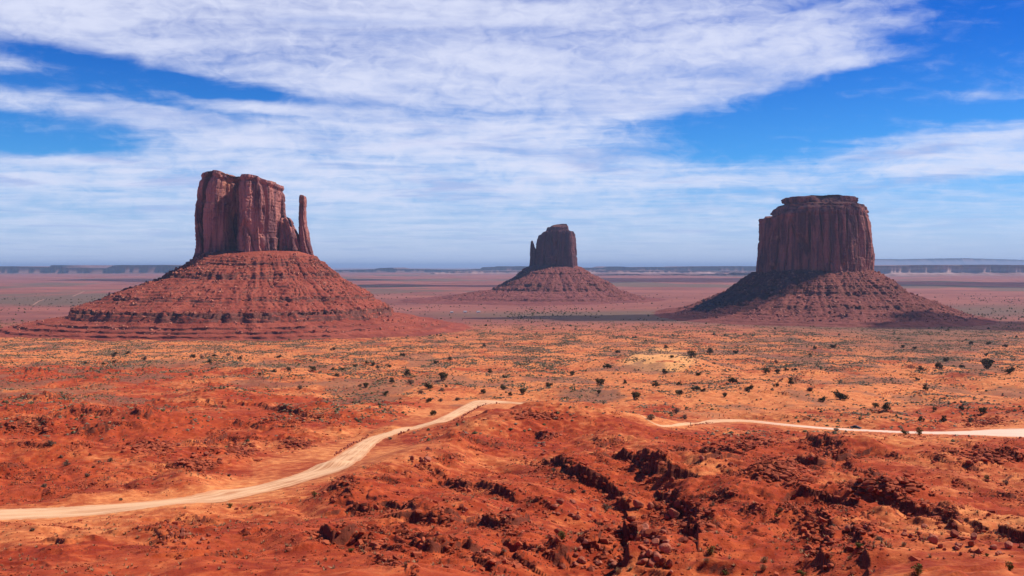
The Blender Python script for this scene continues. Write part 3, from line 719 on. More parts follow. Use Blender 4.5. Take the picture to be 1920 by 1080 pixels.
def chunky(name, P, size, mat, rng, flat=.6, sink=.3):
    """many worn angular blocks in one mesh"""
    TV, TF = ico(2); n = len(P); K = 14; tm = []
    for i in range(K):
        r = np.random.default_rng(400 + i); rad = np.full(len(TV), 1.2)
        for j in range(10):
            q = r.normal(size=3); q /= np.linalg.norm(q); dd = r.uniform(.5, .95); dt = TV @ q
            rad = np.where(dt > .05, np.minimum(rad, dd / np.maximum(dt, .05)), rad)
        tm.append(TV * rad[:, None])
    tm = np.array(tm); V = tm[rng.integers(0, K, n)]
    sc_ = size[:, None] * np.stack([rng.uniform(.8, 1.5, n), rng.uniform(.6, 1.0, n), rng.uniform(.5, 1.1, n) * flat], -1) / 2
    V = V * sc_[:, None, :]; a = rng.uniform(0, 6.3, n); b = rng.normal(0, .25, n); ca, sa, cb, sb = np.cos(a)[:, None], np.sin(a)[:, None], np.cos(b)[:, None], np.sin(b)[:, None]
    x, y, z = V[..., 0], V[..., 1], V[..., 2]
    x, z = x * cb + z * sb, -x * sb + z * cb; x, y = x * ca - y * sa, x * sa + y * ca
    V = np.stack([x, y, z], -1) + P[:, None, :]; V[..., 2] += (sc_[:, 2] * (1 - 2 * sink))[:, None]
    m = len(TV); t = np.repeat(rng.uniform(0, 1, n), m)
    return mesh_np(name, V.reshape(-1, 3), (TF[None] + m * np.arange(n)[:, None, None]).reshape(-1, 3), mat, smooth=False, attrs={'tint': np.stack([t] * 3 + [np.ones_like(t)], -1)})
def stone_material(name, a, b):
    m, n, bs = material(name)
    at = n.new('ShaderNodeVertexColor', layer_name='tint'); sp = n.new('ShaderNodeSeparateColor'); n.l.new(at.outputs['Color'], sp.inputs[0])
    geo = n.new('ShaderNodeNewGeometry'); nz_ = n.noise(geo.outputs['Position'], 1.3, 5, .6)
    c = n.mix(sp.outputs[0], a, b); c = n.mix(n.smooth(nz_, .5, .75, 0, .5), c, tuple(.55 * q for q in a))
    n.l.new(c, bs.inputs['Base Color']); n.l.new(n.bump(nz_, .5, .3), bs.inputs['Normal'])
    return m
M_RUBW = stone_material('talus_block', (.28, .062, .036), (.56, .22, .13))
M_RUBM = stone_material('dark_talus_block', (.20, .060, .045), (.46, .19, .13))
M_STONE = stone_material('red_stone', (.22, .036, .013), (.48, .110, .045))

def slope_stones(name, parent, origin, grid, n, rng, mat, smin, smax, s0=.03, s1=.9, front_only=True):
    nr, na, _ = grid.shape
    r = rng.uniform(s0, s1, n) * (nr - 1); c = rng.uniform(.5 if front_only else 0, 1.0, n) * (na - 1)
    ri, ci = r.astype(int), c.astype(int)
    P = grid[ri, ci]
    cl = noise2(P[:, 0] / 30, P[:, 1] / 30, 5) + rng.uniform(-.45, .45, n)
    P = P[cl > .05]
    sz = smin + (smax - smin) * rng.uniform(0, 1, len(P)) ** 4
    o = stones(name, P - np.asarray(origin)[None], sz, mat, rng, parent, flat=.8)
    return stuff(o)
rng = np.random.default_rng(7)

# ------------------------------------------------------------------ west mitten
D1 = 1950.0; O1 = (px2x(460, D1), D1, 0.0)
b1 = empty('butte', O1, 'tall red butte with a thin thumb spire on its right side', 'butte')
_, g1 = talus('talus_slope', b1, O1, D1, 465, [
    (150, 400, 560, 50, 0), (140, 372, 593, 84, 0), (131, 362, 601, 96, 0), (127, 356, 606, 100, .5), (124, 354, 607, 101, .3), (110, 331, 626, 128, .2), (109, 330, 627, 129, 1), (102, 328, 629, 131, 1), (98, 318, 636, 142, 0), (82, 268, 664, 186, 0), (67, 228, 690, 226, .3), (65, 226, 692, 228, 1), (60, 223, 694, 230, .6),
    (55, 205, 702, 246, 0), (44, 172, 722, 276, .3), (43, 171, 723, 278, 1), (31, 168, 727, 281, 1), (26, 158, 738, 292, .2), (20, 110, 775, 308, 0), (19, 108, 778, 309, .6), (16.5, 104, 782, 311, .6), (13, 70, 815, 322, 0), (12, 68, 818, 323, .6), (9.5, 65, 822, 325, .6), (6.5, 42, 845, 336, 0), (5.5, 40, 848, 337, .6), (3, 36, 856, 339, .5), (0, 18, 880, 348, 0), (-4, 0, 915, 356, 0)], M_TW, 31)
D1B = D1 + 22
tower('cliff_tower', b1, O1, D1B, [(376, 12), (377, -26), (383, -52), (392, -56), (399, -48), (403, -64), (416, -66), (431, -54), (438, -34), (446, -16), (457, -14), (463, -34), (465, -66), (471, -78), (484, -80), (500, -68), (504, -74), (517, -60), (527, -42), (533, -14), (534, 14), (530, 42), (500, 60), (440, 64), (395, 52)], 134,
      [(490, 376), (450, 375), (415, 373), (385, 377), (362, 379), (345, 385), (330, 391)], [(490, 535), (440, 533), (405, 532), (370, 531), (345, 529)],
      [(374, 352), (380, 347), (386, 339), (391, 333), (398, 329), (405, 327), (413, 324.5), (424, 325), (432, 330), (437, 333), (447, 334), (458, 333), (470, 333), (485, 333.5), (497, 335), (506, 338), (514, 343), (524, 346), (530, 349), (534, 352)], M_CL, 51, ns=1100, nt=190, capband=1.0)
tower('buttress', b1, O1, D1B, [(526, 10), (528, -22), (534, -34), (541, -36), (545, -28), (549, -34), (557, -32), (562, -14), (563, 12), (555, 32), (535, 34)], 131,
      [(492, 526), (430, 527), (405, 529)], [(492, 564), (462, 562), (445, 559), (432, 553), (420, 547), (408, 543)],
      [(526, 420), (530, 414), (533, 410), (541, 408), (545, 412), (547, 424), (553, 428), (557, 434), (561, 444)], M_CL, 71, ns=380, nt=130, flute=.7)
tower('buttress', b1, O1, D1B, [(449, -10), (450, -34), (455, -44), (461, -43), (464, -30), (463, -8)], 134,
      [(490, 449), (450, 451), (438, 454)], [(490, 465), (450, 463), (438, 460)], [(449, 446), (453, 439), (457, 436), (461, 439), (465, 448)], M_CL, 75, ns=160, nt=70, flute=.5, foot=.4)
tower('spire', b1, O1, D1B, [(562, 6), (563, -12), (570, -18), (580, -16), (588, -4), (587, 10), (576, 20), (566, 16)], 124,
      [(498, 561), (484, 561), (460, 561), (430, 561.5), (405, 561.5), (385, 562.5), (366, 563)], [(498, 593), (490, 591), (478, 588.5), (466, 586), (452, 583), (436, 581), (425, 578), (410, 576), (378, 576), (373, 575), (366, 574)],
      [(560, 368), (564, 366.5), (568, 366), (573, 368), (576, 372), (592, 374)], M_CL, 81, ns=260, nt=170, flute=.42, block=.35, foot=.7, topfade=.15)
slope_stones('rubble', b1, O1, g1, 9000, rng, M_RUBW, 1.1, 5.2)

# ------------------------------------------------------------------ east mitten
D2 = 3700.0; O2 = (px2x(1043, D2), D2, 0.0)
b2 = empty('butte', O2, 'small distant mitten-shaped butte with its thin spire on the left', 'butte')
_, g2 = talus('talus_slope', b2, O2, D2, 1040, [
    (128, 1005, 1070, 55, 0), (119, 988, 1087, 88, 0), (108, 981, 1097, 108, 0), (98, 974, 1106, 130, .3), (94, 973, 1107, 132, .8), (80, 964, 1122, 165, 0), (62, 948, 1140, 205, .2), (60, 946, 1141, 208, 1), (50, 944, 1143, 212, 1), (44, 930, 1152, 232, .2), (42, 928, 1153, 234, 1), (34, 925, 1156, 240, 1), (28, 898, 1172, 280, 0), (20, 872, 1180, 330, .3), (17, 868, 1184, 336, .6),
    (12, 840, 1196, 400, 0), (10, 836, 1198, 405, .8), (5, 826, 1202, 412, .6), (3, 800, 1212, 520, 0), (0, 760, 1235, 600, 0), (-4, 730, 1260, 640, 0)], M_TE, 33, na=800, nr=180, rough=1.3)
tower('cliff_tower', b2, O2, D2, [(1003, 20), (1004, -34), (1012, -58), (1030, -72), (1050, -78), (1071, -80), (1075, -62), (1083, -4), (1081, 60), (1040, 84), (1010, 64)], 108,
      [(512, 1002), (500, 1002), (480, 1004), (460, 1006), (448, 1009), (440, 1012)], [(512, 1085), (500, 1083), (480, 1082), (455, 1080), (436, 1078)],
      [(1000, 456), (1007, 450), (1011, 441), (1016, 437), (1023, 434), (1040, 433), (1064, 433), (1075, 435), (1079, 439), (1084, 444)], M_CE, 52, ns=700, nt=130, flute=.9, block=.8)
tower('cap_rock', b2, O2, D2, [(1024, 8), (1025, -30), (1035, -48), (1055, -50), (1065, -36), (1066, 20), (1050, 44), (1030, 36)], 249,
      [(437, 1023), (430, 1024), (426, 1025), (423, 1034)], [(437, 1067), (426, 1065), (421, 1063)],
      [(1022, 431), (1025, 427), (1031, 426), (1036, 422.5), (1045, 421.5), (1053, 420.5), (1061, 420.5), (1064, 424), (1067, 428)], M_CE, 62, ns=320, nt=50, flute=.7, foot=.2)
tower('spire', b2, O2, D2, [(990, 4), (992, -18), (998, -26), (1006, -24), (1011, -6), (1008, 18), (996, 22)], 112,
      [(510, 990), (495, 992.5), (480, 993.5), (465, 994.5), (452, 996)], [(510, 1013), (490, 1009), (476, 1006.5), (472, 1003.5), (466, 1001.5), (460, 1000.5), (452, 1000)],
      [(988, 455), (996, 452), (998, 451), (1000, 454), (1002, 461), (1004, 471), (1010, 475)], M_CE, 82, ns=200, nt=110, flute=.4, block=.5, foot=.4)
slope_stones('rubble', b2, O2, g2, 5000, rng, M_RUBM, 1.6, 6.0, .05, .75)

# ------------------------------------------------------------------ merrick-like butte
D3 = 2450.0; O3 = (px2x(1527, D3), D3, 0.0)
b3 = empty('butte', O3, 'broad dark butte with a flat stepped cap and fluted cliff', 'butte')
_, g3 = talus('talus_slope', b3, O3, D3, 1527, [
    (118, 1445, 1608, 120, 0), (104, 1416, 1638, 168, 0), (90, 1402, 1652, 190, .1), (78, 1394, 1664, 212, .2), (77, 1393, 1665, 214, 1), (71, 1391, 1668, 217, 1), (64, 1378, 1679, 234, .2), (61, 1376, 1681, 236, .6), (58, 1374, 1683, 238, .4), (45, 1350, 1706, 278, .1), (37.5, 1338, 1722, 305, .2), (36.5, 1337, 1723, 307, 1), (30, 1334, 1727, 310, 1),
    (24, 1312, 1748, 345, .2), (19, 1300, 1757, 370, .4), (17, 1298, 1759, 373, .8), (14, 1292, 1763, 385, .3), (9, 1270, 1774, 425, 0), (4, 1240, 1792, 470, 0), (-4, 1185, 1822, 520, 0)], M_TM, 35, na=1000, nr=210, rough=1.2)
tower('cliff_tower', b3, O3, D3, [(1421, 10), (1423, -38), (1432, -70), (1446, -92), (1470, -112), (1492, -136), (1508, -140), (1516, -154), (1532, -154), (1556, -148), (1580, -130), (1600, -106), (1613, -74), (1622, -36), (1625, 4), (1618, 60), (1580, 120), (1500, 130), (1440, 80)], 90,
      [(524, 1420), (515, 1421), (480, 1423), (440, 1425), (412, 1427)], [(524, 1627), (515, 1626), (470, 1626), (440, 1624), (420, 1621), (404, 1616)],
      [(1420, 413), (1428, 410), (1440, 409), (1443, 407), (1448, 403), (1460, 402), (1500, 399), (1560, 399), (1600, 401), (1614, 403), (1624, 406), (1634, 412)], M_CM, 53, ns=1300, nt=180, flute=1.2, block=.55, capband=.5, drape=7.5)
def stepped_cap(parent, origin, D, mat):
    """bedded apron and slab on the roof of the broad butte"""
    rings_ = [(1452, 1612, 128, 84, 406), (1450, 1614, 130, 84, 400), (1453, 1612, 128, 80, 397), (1455, 1611, 126, 79, 393), (1461, 1608, 120, 72, 390), (1462, 1607, 118, 70, 386.5), (1471, 1600, 106, 62, 385), (1475, 1596, 101, 58, 383), (1474, 1596, 102, 58, 382), (1472, 1597, 103, 60, 380), (1471.5, 1597, 103, 60, 375), (1474, 1594, 101, 58, 372), (1500, 1575, 70, 40, 370.5), (1535, 1540, 6, 4, 369)]
    na = 620; th = np.linspace(0, 2 * math.pi, na, endpoint=False); k = D / F; cx = (1533 - 960) * k; V = []
    rr = []
    for a, b in zip(rings_[:-1], rings_[1:]):
        for t in np.linspace(0, 1, 9, endpoint=False): rr.append(np.array(a) * (1 - t) + np.array(b) * t)
    rr.append(np.array(rings_[-1]))
    for i, (uL, uR, fr, bk, v) in enumerate(rr):
        xl, xr = (uL - 960) * k, (uR - 960) * k; z = HC + (500 - v) * k
        c = np.cos(th); s = np.sin(th); e = .8; c = np.sign(c) * np.abs(c) ** e; s = np.sign(s) * np.abs(s) ** e
        x = np.where(c > 0, cx + (xr - cx) * c, cx + (cx - xl) * c); y = D + np.where(s > 0, bk * s, fr * s)
        d = 7.5 * noise2(x / 36, y / 36, 901) + 3.6 * noise2(x / 11, y / 11, 905) + 1.8 * noise3(x / 5, y / 5, np.full_like(x, z / 3.0), 911) + 6 * (rnd2(np.floor(th * 5.3 + .4 * noise2(x / 12, y / 12, 933)), np.full_like(th, round(v / 7)), 931) - .5)
        front = np.exp(-((th - 1.47 * math.pi) / .42) ** 2)            # debris fan over the slab's middle front
        if v < 386.5: d = d - front * (386.5 - v) * 2.1 * (1 if v > 371 else 0)
        r = np.hypot(x - cx, y - D) + 1e-6; d = d * min(1, i / 6) if v > 390 else d
        d = d * np.minimum(1, r / 30)
        V.append(np.stack([x + (x - cx) / r * d, y + (y - D) / r * d, z + (.6 * fbm2(x / 6, y / 6, 3, 921) + 2.2 * noise2(x / 28, y / 28, 925) * (v < 398)) * (1 if i < len(rr) - 1 else 0)], -1))
    V = np.concatenate(V) - np.asarray(origin)[None]
    return mesh_np('cap_rock', V, grid_faces(len(rr), na, True), mat, parent)
stepped_cap(b3, O3, D3, M_CM)
slope_stones('rubble', b3, O3, g3, 8000, rng, M_RUBM, 1.2, 6.5, .04, .85)

# ------------------------------------------------------------------ far mesas (long plateaus)
def mesa_material(name, a, b):
    m, n, bs = material(name)
    geo = n.new('ShaderNodeNewGeometry'); P = geo.outputs['Position']
    n1 = n.noise(n.mapping(P, scale=(1 / 900, 1 / 900, 1 / 40)), 1.0, 5, .6)
    n.l.new(n.mix(n.smooth(n1, .4, .62), a, b), bs.inputs['Base Color'])
    return m
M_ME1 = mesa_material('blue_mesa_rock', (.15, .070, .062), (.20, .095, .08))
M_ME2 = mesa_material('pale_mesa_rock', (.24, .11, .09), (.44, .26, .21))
def mesa(d, sky_line, back, mat, seed, cliff=.45, rag=1.0, step=2.0):
    us = np.arange(sky_line[0][0], sky_line[-1][0], step); k = d / F
    v = np.interp(us, [p[0] for p in sky_line], [p[1] for p in sky_line])
    x = (us - 960) * k; h = np.maximum(HC + (500 - v) * k, 8) + .35 * k * noise2(us / 14, us * 0, seed)
    bay = rag * k * (26 * fbm2(us / 55, us * 0 + seed, 4, seed) + 5 * noise2(us / 9, us * 0, seed + 1))
    t = np.concatenate([np.linspace(0, 1, 5), [1.02, 1.06], np.linspace(1.1, 2, 3), [2.5]])
    V = []
    for q in t:
        if q <= 1: y = d + bay * (.6 + .4 * q) - (1 - q) * h * 2.2; z = -3 + (h * (1 - cliff) + 3) * q
        elif q < 1.1: y = d + bay + (q - 1) * 60; z = h * (1 - cliff) + h * cliff * min(1, (q - 1) / .06)
        elif q <= 2: y = d + bay * (1 - (q - 1.1) / .9) + (q - 1.1) / .9 * back; z = h
        else: y = d + back + h * 2; z = h * 0 - 3
        V.append(np.stack([x * (y / d) * .0 + x, y + 0 * x, z + 0 * x], -1))
    n = len(us)
    return structure(mesh_np('mesa', np.concatenate(V), grid_faces(len(t), n), mat))
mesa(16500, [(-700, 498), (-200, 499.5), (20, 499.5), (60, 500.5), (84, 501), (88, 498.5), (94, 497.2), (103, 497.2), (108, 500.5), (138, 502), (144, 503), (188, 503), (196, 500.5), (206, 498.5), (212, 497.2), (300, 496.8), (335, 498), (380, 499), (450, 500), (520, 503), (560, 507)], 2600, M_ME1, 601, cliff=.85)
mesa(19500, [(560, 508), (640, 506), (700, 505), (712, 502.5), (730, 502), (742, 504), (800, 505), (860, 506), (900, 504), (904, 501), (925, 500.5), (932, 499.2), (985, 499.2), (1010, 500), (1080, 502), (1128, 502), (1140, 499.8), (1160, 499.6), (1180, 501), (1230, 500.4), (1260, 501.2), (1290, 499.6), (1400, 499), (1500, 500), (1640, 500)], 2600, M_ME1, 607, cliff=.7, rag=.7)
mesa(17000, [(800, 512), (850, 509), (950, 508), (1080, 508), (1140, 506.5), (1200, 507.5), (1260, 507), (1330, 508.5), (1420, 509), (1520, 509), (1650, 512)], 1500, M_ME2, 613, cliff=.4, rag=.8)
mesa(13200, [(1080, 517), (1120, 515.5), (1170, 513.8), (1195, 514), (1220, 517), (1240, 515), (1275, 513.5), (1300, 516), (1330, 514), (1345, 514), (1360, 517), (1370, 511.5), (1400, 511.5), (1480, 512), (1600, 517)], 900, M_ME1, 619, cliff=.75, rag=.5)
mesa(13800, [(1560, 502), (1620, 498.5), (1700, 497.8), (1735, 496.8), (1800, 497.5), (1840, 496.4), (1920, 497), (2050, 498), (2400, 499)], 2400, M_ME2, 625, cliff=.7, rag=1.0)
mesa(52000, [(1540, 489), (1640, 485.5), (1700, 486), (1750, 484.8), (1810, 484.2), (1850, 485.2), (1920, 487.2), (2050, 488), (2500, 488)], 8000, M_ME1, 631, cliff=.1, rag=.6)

# ------------------------------------------------------------------ loose stones and boulders
ICO = None
IV, IF = ico(3)
def boulder_mesh(i):
    r = np.random.default_rng(900 + i); rad = np.full(len(IV), 1.25)
    for _ in range(13):
        nrm_ = r.normal(size=3); nrm_ /= np.linalg.norm(nrm_); dd = r.uniform(.55, 1.0)
        dt = IV @ nrm_; rad = np.where(dt > .05, np.minimum(rad, dd / np.maximum(dt, .05)), rad)
    V = IV * rad[:, None]
    V *= 1 + .05 * noise3(V[:, 0] * 2.2, V[:, 1] * 2.2, V[:, 2] * 2.2, 70 + i)[:, None]
    V *= np.array([1.0, r.uniform(.7, 1.0), r.uniform(.6, .95)])
    V /= (V[:, 0].max() - V[:, 0].min()); V[:, 2] -= V[:, 2].min()
    return V
M_BOUL, bn_, bb_ = material('boulder_sandstone')
oi = bn_.new('ShaderNodeObjectInfo'); gg = bn_.new('ShaderNodeNewGeometry')
q1 = bn_.noise(gg.outputs['Position'], 1.6, 6, .65)
cb = bn_.mix(oi.outputs['Random'], (.24, .050, .024), (.48, .155, .085))
cb = bn_.mix(bn_.smooth(q1, .5, .75, 0, .6), cb, (.15, .036, .022))
bn_.l.new(cb, bb_.inputs['Base Color']); bn_.l.new(bn_.bump(q1, .6, .25), bb_.inputs['Normal'])
bmesh_objs = []
def new_mesh(name, V, Fc, mat, smooth=False):
    o = mesh_np(name, V, Fc, mat, smooth=smooth); me = o.data
    bpy.data.objects.remove(o); return me
B_ME = [new_mesh('boulder', boulder_mesh(i), IF, M_BOUL) for i in range(9)]
def put(name, me, loc, rz, sx, sy=None, sz=None, parent=None, tilt=0):
    o = bpy.data.objects.new(name, me); COL.objects.link(o)
    o.location = loc; o.rotation_euler = (tilt, 0, rz); o.scale = (sx, sy or sx, sz or sx)
    if parent is not None: o.parent = parent
    return o
PILES = [  # u, v, spread u, spread v, count, px min, px max, where
    (1232, 1018, 28, 26, 48, 7, 24, 'in the tumbled pile down the gully at bottom centre'),
    (1062, 962, 34, 22, 40, 5, 15, 'strewn below the long dark ledge right of centre'),
    (1268, 950, 26, 22, 28, 5, 17, 'crowding the two short ledges above the bottom gully'),
    (782, 868, 20, 11, 18, 5, 13, 'at the tip of the spur below the road bend'),
    (1742, 1008, 40, 14, 24, 6, 17, 'lined along the slanting ledge at lower right'),
    (1835, 1034, 44, 10, 16, 6, 15, 'on the pinkish slab in the bottom right corner'),
    (1108, 1052, 26, 14, 24, 6, 17, 'beside the tall dark ledge on the bottom edge'),
    (1340, 866, 36, 18, 18, 4, 12, 'on the slope under the white gravel road'),
    (925, 968, 50, 20, 24, 4, 12, 'among the stacked ledges below centre'),
    (352, 1000, 36, 18, 22, 5, 13, 'in the dark rocky patch at lower left'),
    (1490, 886, 36, 22, 16, 4, 11, 'in the hollow of the dark hill at right'),
    (1024, 830, 22, 16, 14, 4, 10, 'under the smooth mound that hides the road'),
    (415, 850, 36, 12, 14, 4, 10, 'around the small ledge left of the road'),
    (1600, 995, 40, 24, 14, 5, 12, 'on the slope below the dark hill at right')]
rb = np.random.default_rng(21)
FIX = {0: [(1210, 1006, 25), (1216, 1042, 17), (1233, 1050, 18), (1246, 1036, 22), (1228, 1024, 15), (1197, 952, 20), (1219, 955, 14), (1238, 1012, 15), (1220, 1062, 14)]}
for k, (u, v, su, sv, n, p0, p1, where) in enumerate(PILES):
    pts = list(FIX.get(k, []))
    while len(pts) < n:
        pts.append((u + rb.normal(0, su), min(1078, v + rb.normal(0, sv)), p0 + (p1 - p0) * rb.uniform() ** 2.2))
    pts.sort(key=lambda p: -p[2])
    for j, (a, b, wpx) in enumerate(pts):
        x, y = hit(a, b)
        if road_dist(np.array([x]), np.array([y]))[0] < 2: continue
        wm = wpx * y / F
        o = put('boulder', B_ME[rb.integers(0, 9)], (x, y, float(z_at(x, y)) - .16 * wm), rb.uniform(0, 6.3), wm, wm * rb.uniform(.8, 1.1), wm * rb.uniform(.7, 1.1))
        tag(o, ('biggest red boulder ' if j == 0 else 'angular red boulder ') + where, 'boulder', 'red boulders ' + where)

# stones marking the road edges
def walk(P, s0, s1, step, jit, rng_):
    P = np.array([hit(*p) for p in P]); L = np.concatenate([[0], np.cumsum(np.linalg.norm(np.diff(P, axis=0), axis=1))])
    s = np.arange(0, L[-1], step); s = s + rng_.uniform(-.3, .3, len(s)) * step
    return np.stack([np.interp(s, L, P[:, 0]), np.interp(s, L, P[:, 1])], -1) + rng_.normal(0, jit, (len(s), 2))
ROWS = [([(629, 854), (645, 842), (662, 833), (678, 825), (694, 817)], 2.6, .85, 'dark kerb stone in the row left of the pale road bend'),
        ([(748, 816), (757, 812), (769, 807)], 1.8, .8, 'dark kerb stone in the short row right of the road bend'),
        ([(852, 789), (868, 781), (885, 771), (900, 763), (912, 757.5), (944, 757)], 2.6, .8, 'dark kerb stone edging the upper end of the left road'),
        ([(1290, 801), (1306, 797.5), (1318, 795), (1335, 793)], 2.2, .55, 'small stone edging the bend of the white right road')]
for P, step, size, lab in ROWS:
    for x, y in walk(P, 0, 1, step, .25, rb):
        wm = size * rb.uniform(.7, 1.35)
        o = put('kerb_stone', B_ME[rb.integers(0, 9)], (x, y, float(z_at(x, y)) - .1 * wm), rb.uniform(0, 6.3), wm, wm * rb.uniform(.7, 1), wm * rb.uniform(.8, 1.3))
        tag(o, lab, 'stone', 'row of ' + lab.replace('stone', 'stones', 1))

# countless small stones over the badland
def pick(weight, n, r):
    w_ = weight * (np.repeat(np.gradient(rows)[:, None], NC, 1) * Y * np.gradient(S)[None, :]).ravel()
    cw = np.cumsum(w_); i = np.searchsorted(cw, r.uniform(0, cw[-1], n)); i = np.clip(i, 0, len(Xf) - 1)
    x = Xf[i] + r.uniform(-.5, .5, n) * Yf[i] * .001; y = Yf[i] + r.uniform(-.5, .5, n) * .004 * Yf[i]
    return x, y, i
infr = (np.abs(Xf / Yf) < .62) & (Yf > 105)
patch = sst(fbm2(Xf / 9, Yf / 9, 3, 701), .0, .6)
x, y, i = pick(infr * near * free * (.10 * patch + 1.8 * ledge_mask ** 2 * (.3 + patch) + .25 * np.maximum(m1, m2) * patch), 26000, rb)
sz = .16 + .9 * rb.uniform(0, 1, len(x)) ** 4 + .35 * ledge_mask[i] * rb.uniform(0, 1, len(x)) ** 2
stuff(stones('rubble', np.stack([x, y, z_at(x, y)], -1), sz, M_STONE, rb))
x, y, i = pick(infr * (1 - sst(Yf, 240, 330)) * free * (.15 + patch + ledge_mask), 45000, rb)
stuff(stones('gravel', np.stack([x, y, z_at(x, y)], -1), .10 + .28 * rb.uniform(0, 1, len(x)) ** 3, M_STONE, rb))
P, Zs = [], []
for W, h in LED_W:
    L = np.concatenate([[0], np.cumsum(np.linalg.norm(np.diff(W, axis=0), axis=1))]); n = int(L[-1] / (.5 + .34 * h)) + 3
    s_ = rb.uniform(0, L[-1], n); bx_ = np.interp(s_, L, W[:, 0]); by_ = np.interp(s_, L, W[:, 1])
    tx, ty = np.interp(s_ + .5, L, W[:, 0]) - np.interp(s_ - .5, L, W[:, 0]), np.interp(s_ + .5, L, W[:, 1]) - np.interp(s_ - .5, L, W[:, 1])
    tl = np.hypot(tx, ty) + 1e-6; q = rb.normal(0, .4, n) * (.6 + .4 * h) + rb.choice([.75, -.9], n, p=[.78, .22]) * (.6 + .5 * h)
    P.append(np.stack([bx_ - ty / tl * q, by_ + tx / tl * q], -1)); Zs.append((.4 + .26 * h) * rb.uniform(.4, 1.4, n))
P = np.concatenate(P); Zs = np.concatenate(Zs); ok = road_dist(P[:, 0], P[:, 1]) > 1.0; P, Zs = P[ok], Zs[ok]
stuff(chunky('caprock_slabs', np.stack([P[:, 0], P[:, 1], z_at(P[:, 0], P[:, 1])], -1), Zs, M_STONE, rb, flat=.62, sink=.3))
# platy rock fields on the left and beside the right road
fields = [(285, 838, 36, 12), (455, 842, 26, 12), (555, 832, 24, 9), (605, 852, 20, 8), (1400, 830, 60, 16), (1850, 855, 60, 14), (1470, 885, 40, 20), (1845, 792, 34, 8), (370, 872, 30, 10), (60, 800, 50, 14), (540, 785, 60, 10), (1000, 780, 40, 6), (1660, 915, 60, 14)]
P = []
for u, v, su, sv in fields:
    for _ in range(330):
        P.append(hit(u + rb.normal(0, su * .6), v + rb.normal(0, sv * .6)))
P = np.array(P); keep = road_dist(P[:, 0], P[:, 1]) > 1.5; P = P[keep]
stuff(chunky('slab_rubble', np.stack([P[:, 0], P[:, 1], z_at(P[:, 0], P[:, 1])], -1), .5 + 1.9 * rb.uniform(0, 1, len(P)) ** 3, M_STONE, rb, flat=.5))

# ------------------------------------------------------------------ plants
def foliage_material(name, a, b):
    m, n, bs = material(name)
    oi = n.new('ShaderNodeObjectInfo'); at = n.new('ShaderNodeVertexColor', layer_name='tint')
    sp = n.new('ShaderNodeSeparateColor'); n.l.new(at.outputs['Color'], sp.inputs[0])
    f = n.math('ADD', n.math('MULTIPLY', sp.outputs[0], .7), n.math('MULTIPLY', oi.outputs['Random'], .3))
    n.l.new(n.mix(f, a, b), bs.inputs['Base Color']); bs.inputs['Roughness'].default_value = .75
    return m
M_JUN = foliage_material('juniper_leaf', (.036, .028, .008), (.105, .082, .022))
M_GRN = foliage_material('green_leaf', (.075, .070, .012), (.20, .165, .035))
M_SAGE = foliage_material('sage_leaf', (.105, .062, .034), (.25, .165, .10))
M_TAN = foliage_material('straw', (.26, .14, .065), (.48, .30, .15))
M_BARK = foliage_material('bark', (.07, .042, .028), (.13, .085, .06))
M_BARK.node_tree.nodes['Principled BSDF'].inputs['Base Color'].links and None
def leaf_cloud(seed, n, lobes, size, h, up=.0, hollow=.35):
    r = np.random.default_rng(seed)
    C_ = np.stack([r.uniform(-.30, .30, lobes), r.uniform(-.30, .30, lobes), r.uniform(.25, .72, lobes) * h], -1); R_ = r.uniform(.14, .27, lobes)
    k = r.integers(0, lobes, n); d = r.normal(size=(n, 3)); d /= np.linalg.norm(d, axis=1)[:, None]
    p = C_[k] + d * (R_[k] * r.uniform(hollow, 1.05, n))[:, None] * np.array([1, 1, .85])
    p[:, 2] = np.abs(p[:, 2])
    nn = d + r.normal(size=(n, 3)) * .8 + np.array([0, 0, up]); nn /= np.linalg.norm(nn, axis=1)[:, None]
    t1 = np.cross(nn, r.normal(size=(n, 3))); t1 /= np.linalg.norm(t1, axis=1)[:, None]; t2 = np.cross(nn, t1)
    s1 = size * r.uniform(.6, 1.4, n)[:, None]; s2 = s1 * r.uniform(.5, .9, n)[:, None]
    V = np.stack([p - t1 * s1, p + t2 * s2, p + t1 * s1, p - t2 * s2], 1).reshape(-1, 3)
    tint = np.repeat(np.clip(r.uniform(0, 1, lobes)[k] * .5 + r.uniform(0, .5, n), 0, 1), 4)
    return V, np.arange(4 * n).reshape(-1, 4), np.stack([tint] * 3 + [np.ones_like(tint)], -1)
def mesh_only(name, V, Fc, mat, at, smooth=False):
    o = mesh_np(name, V, Fc, mat, smooth=smooth, attrs={'tint': at}); me = o.data; bpy.data.objects.remove(o); return me
def twig_mesh(seed, n, h, spread, wd):
    r = np.random.default_rng(seed); V, Fc = [], []
    for i in range(n):
        a = r.uniform(0, 6.28); e = r.uniform(.25, 1.0); L = h * r.uniform(.6, 1.05)
        b0 = np.array([r.normal(0, .05), r.normal(0, .05), 0]); tip = b0 + np.array([math.cos(a) * spread * e, math.sin(a) * spread * e, L * (1.15 - .55 * e)])
        side = np.array([-math.sin(a), math.cos(a), 0]) * wd
        V += [b0 - side, b0 + side, tip + side * .4, tip - side * .4]; Fc.append([4 * i, 4 * i + 1, 4 * i + 2, 4 * i + 3])
    V = np.array(V); t = np.repeat(r.uniform(0, 1, n), 4)
    return V, np.array(Fc), np.stack([t] * 3 + [np.ones_like(t)], -1)
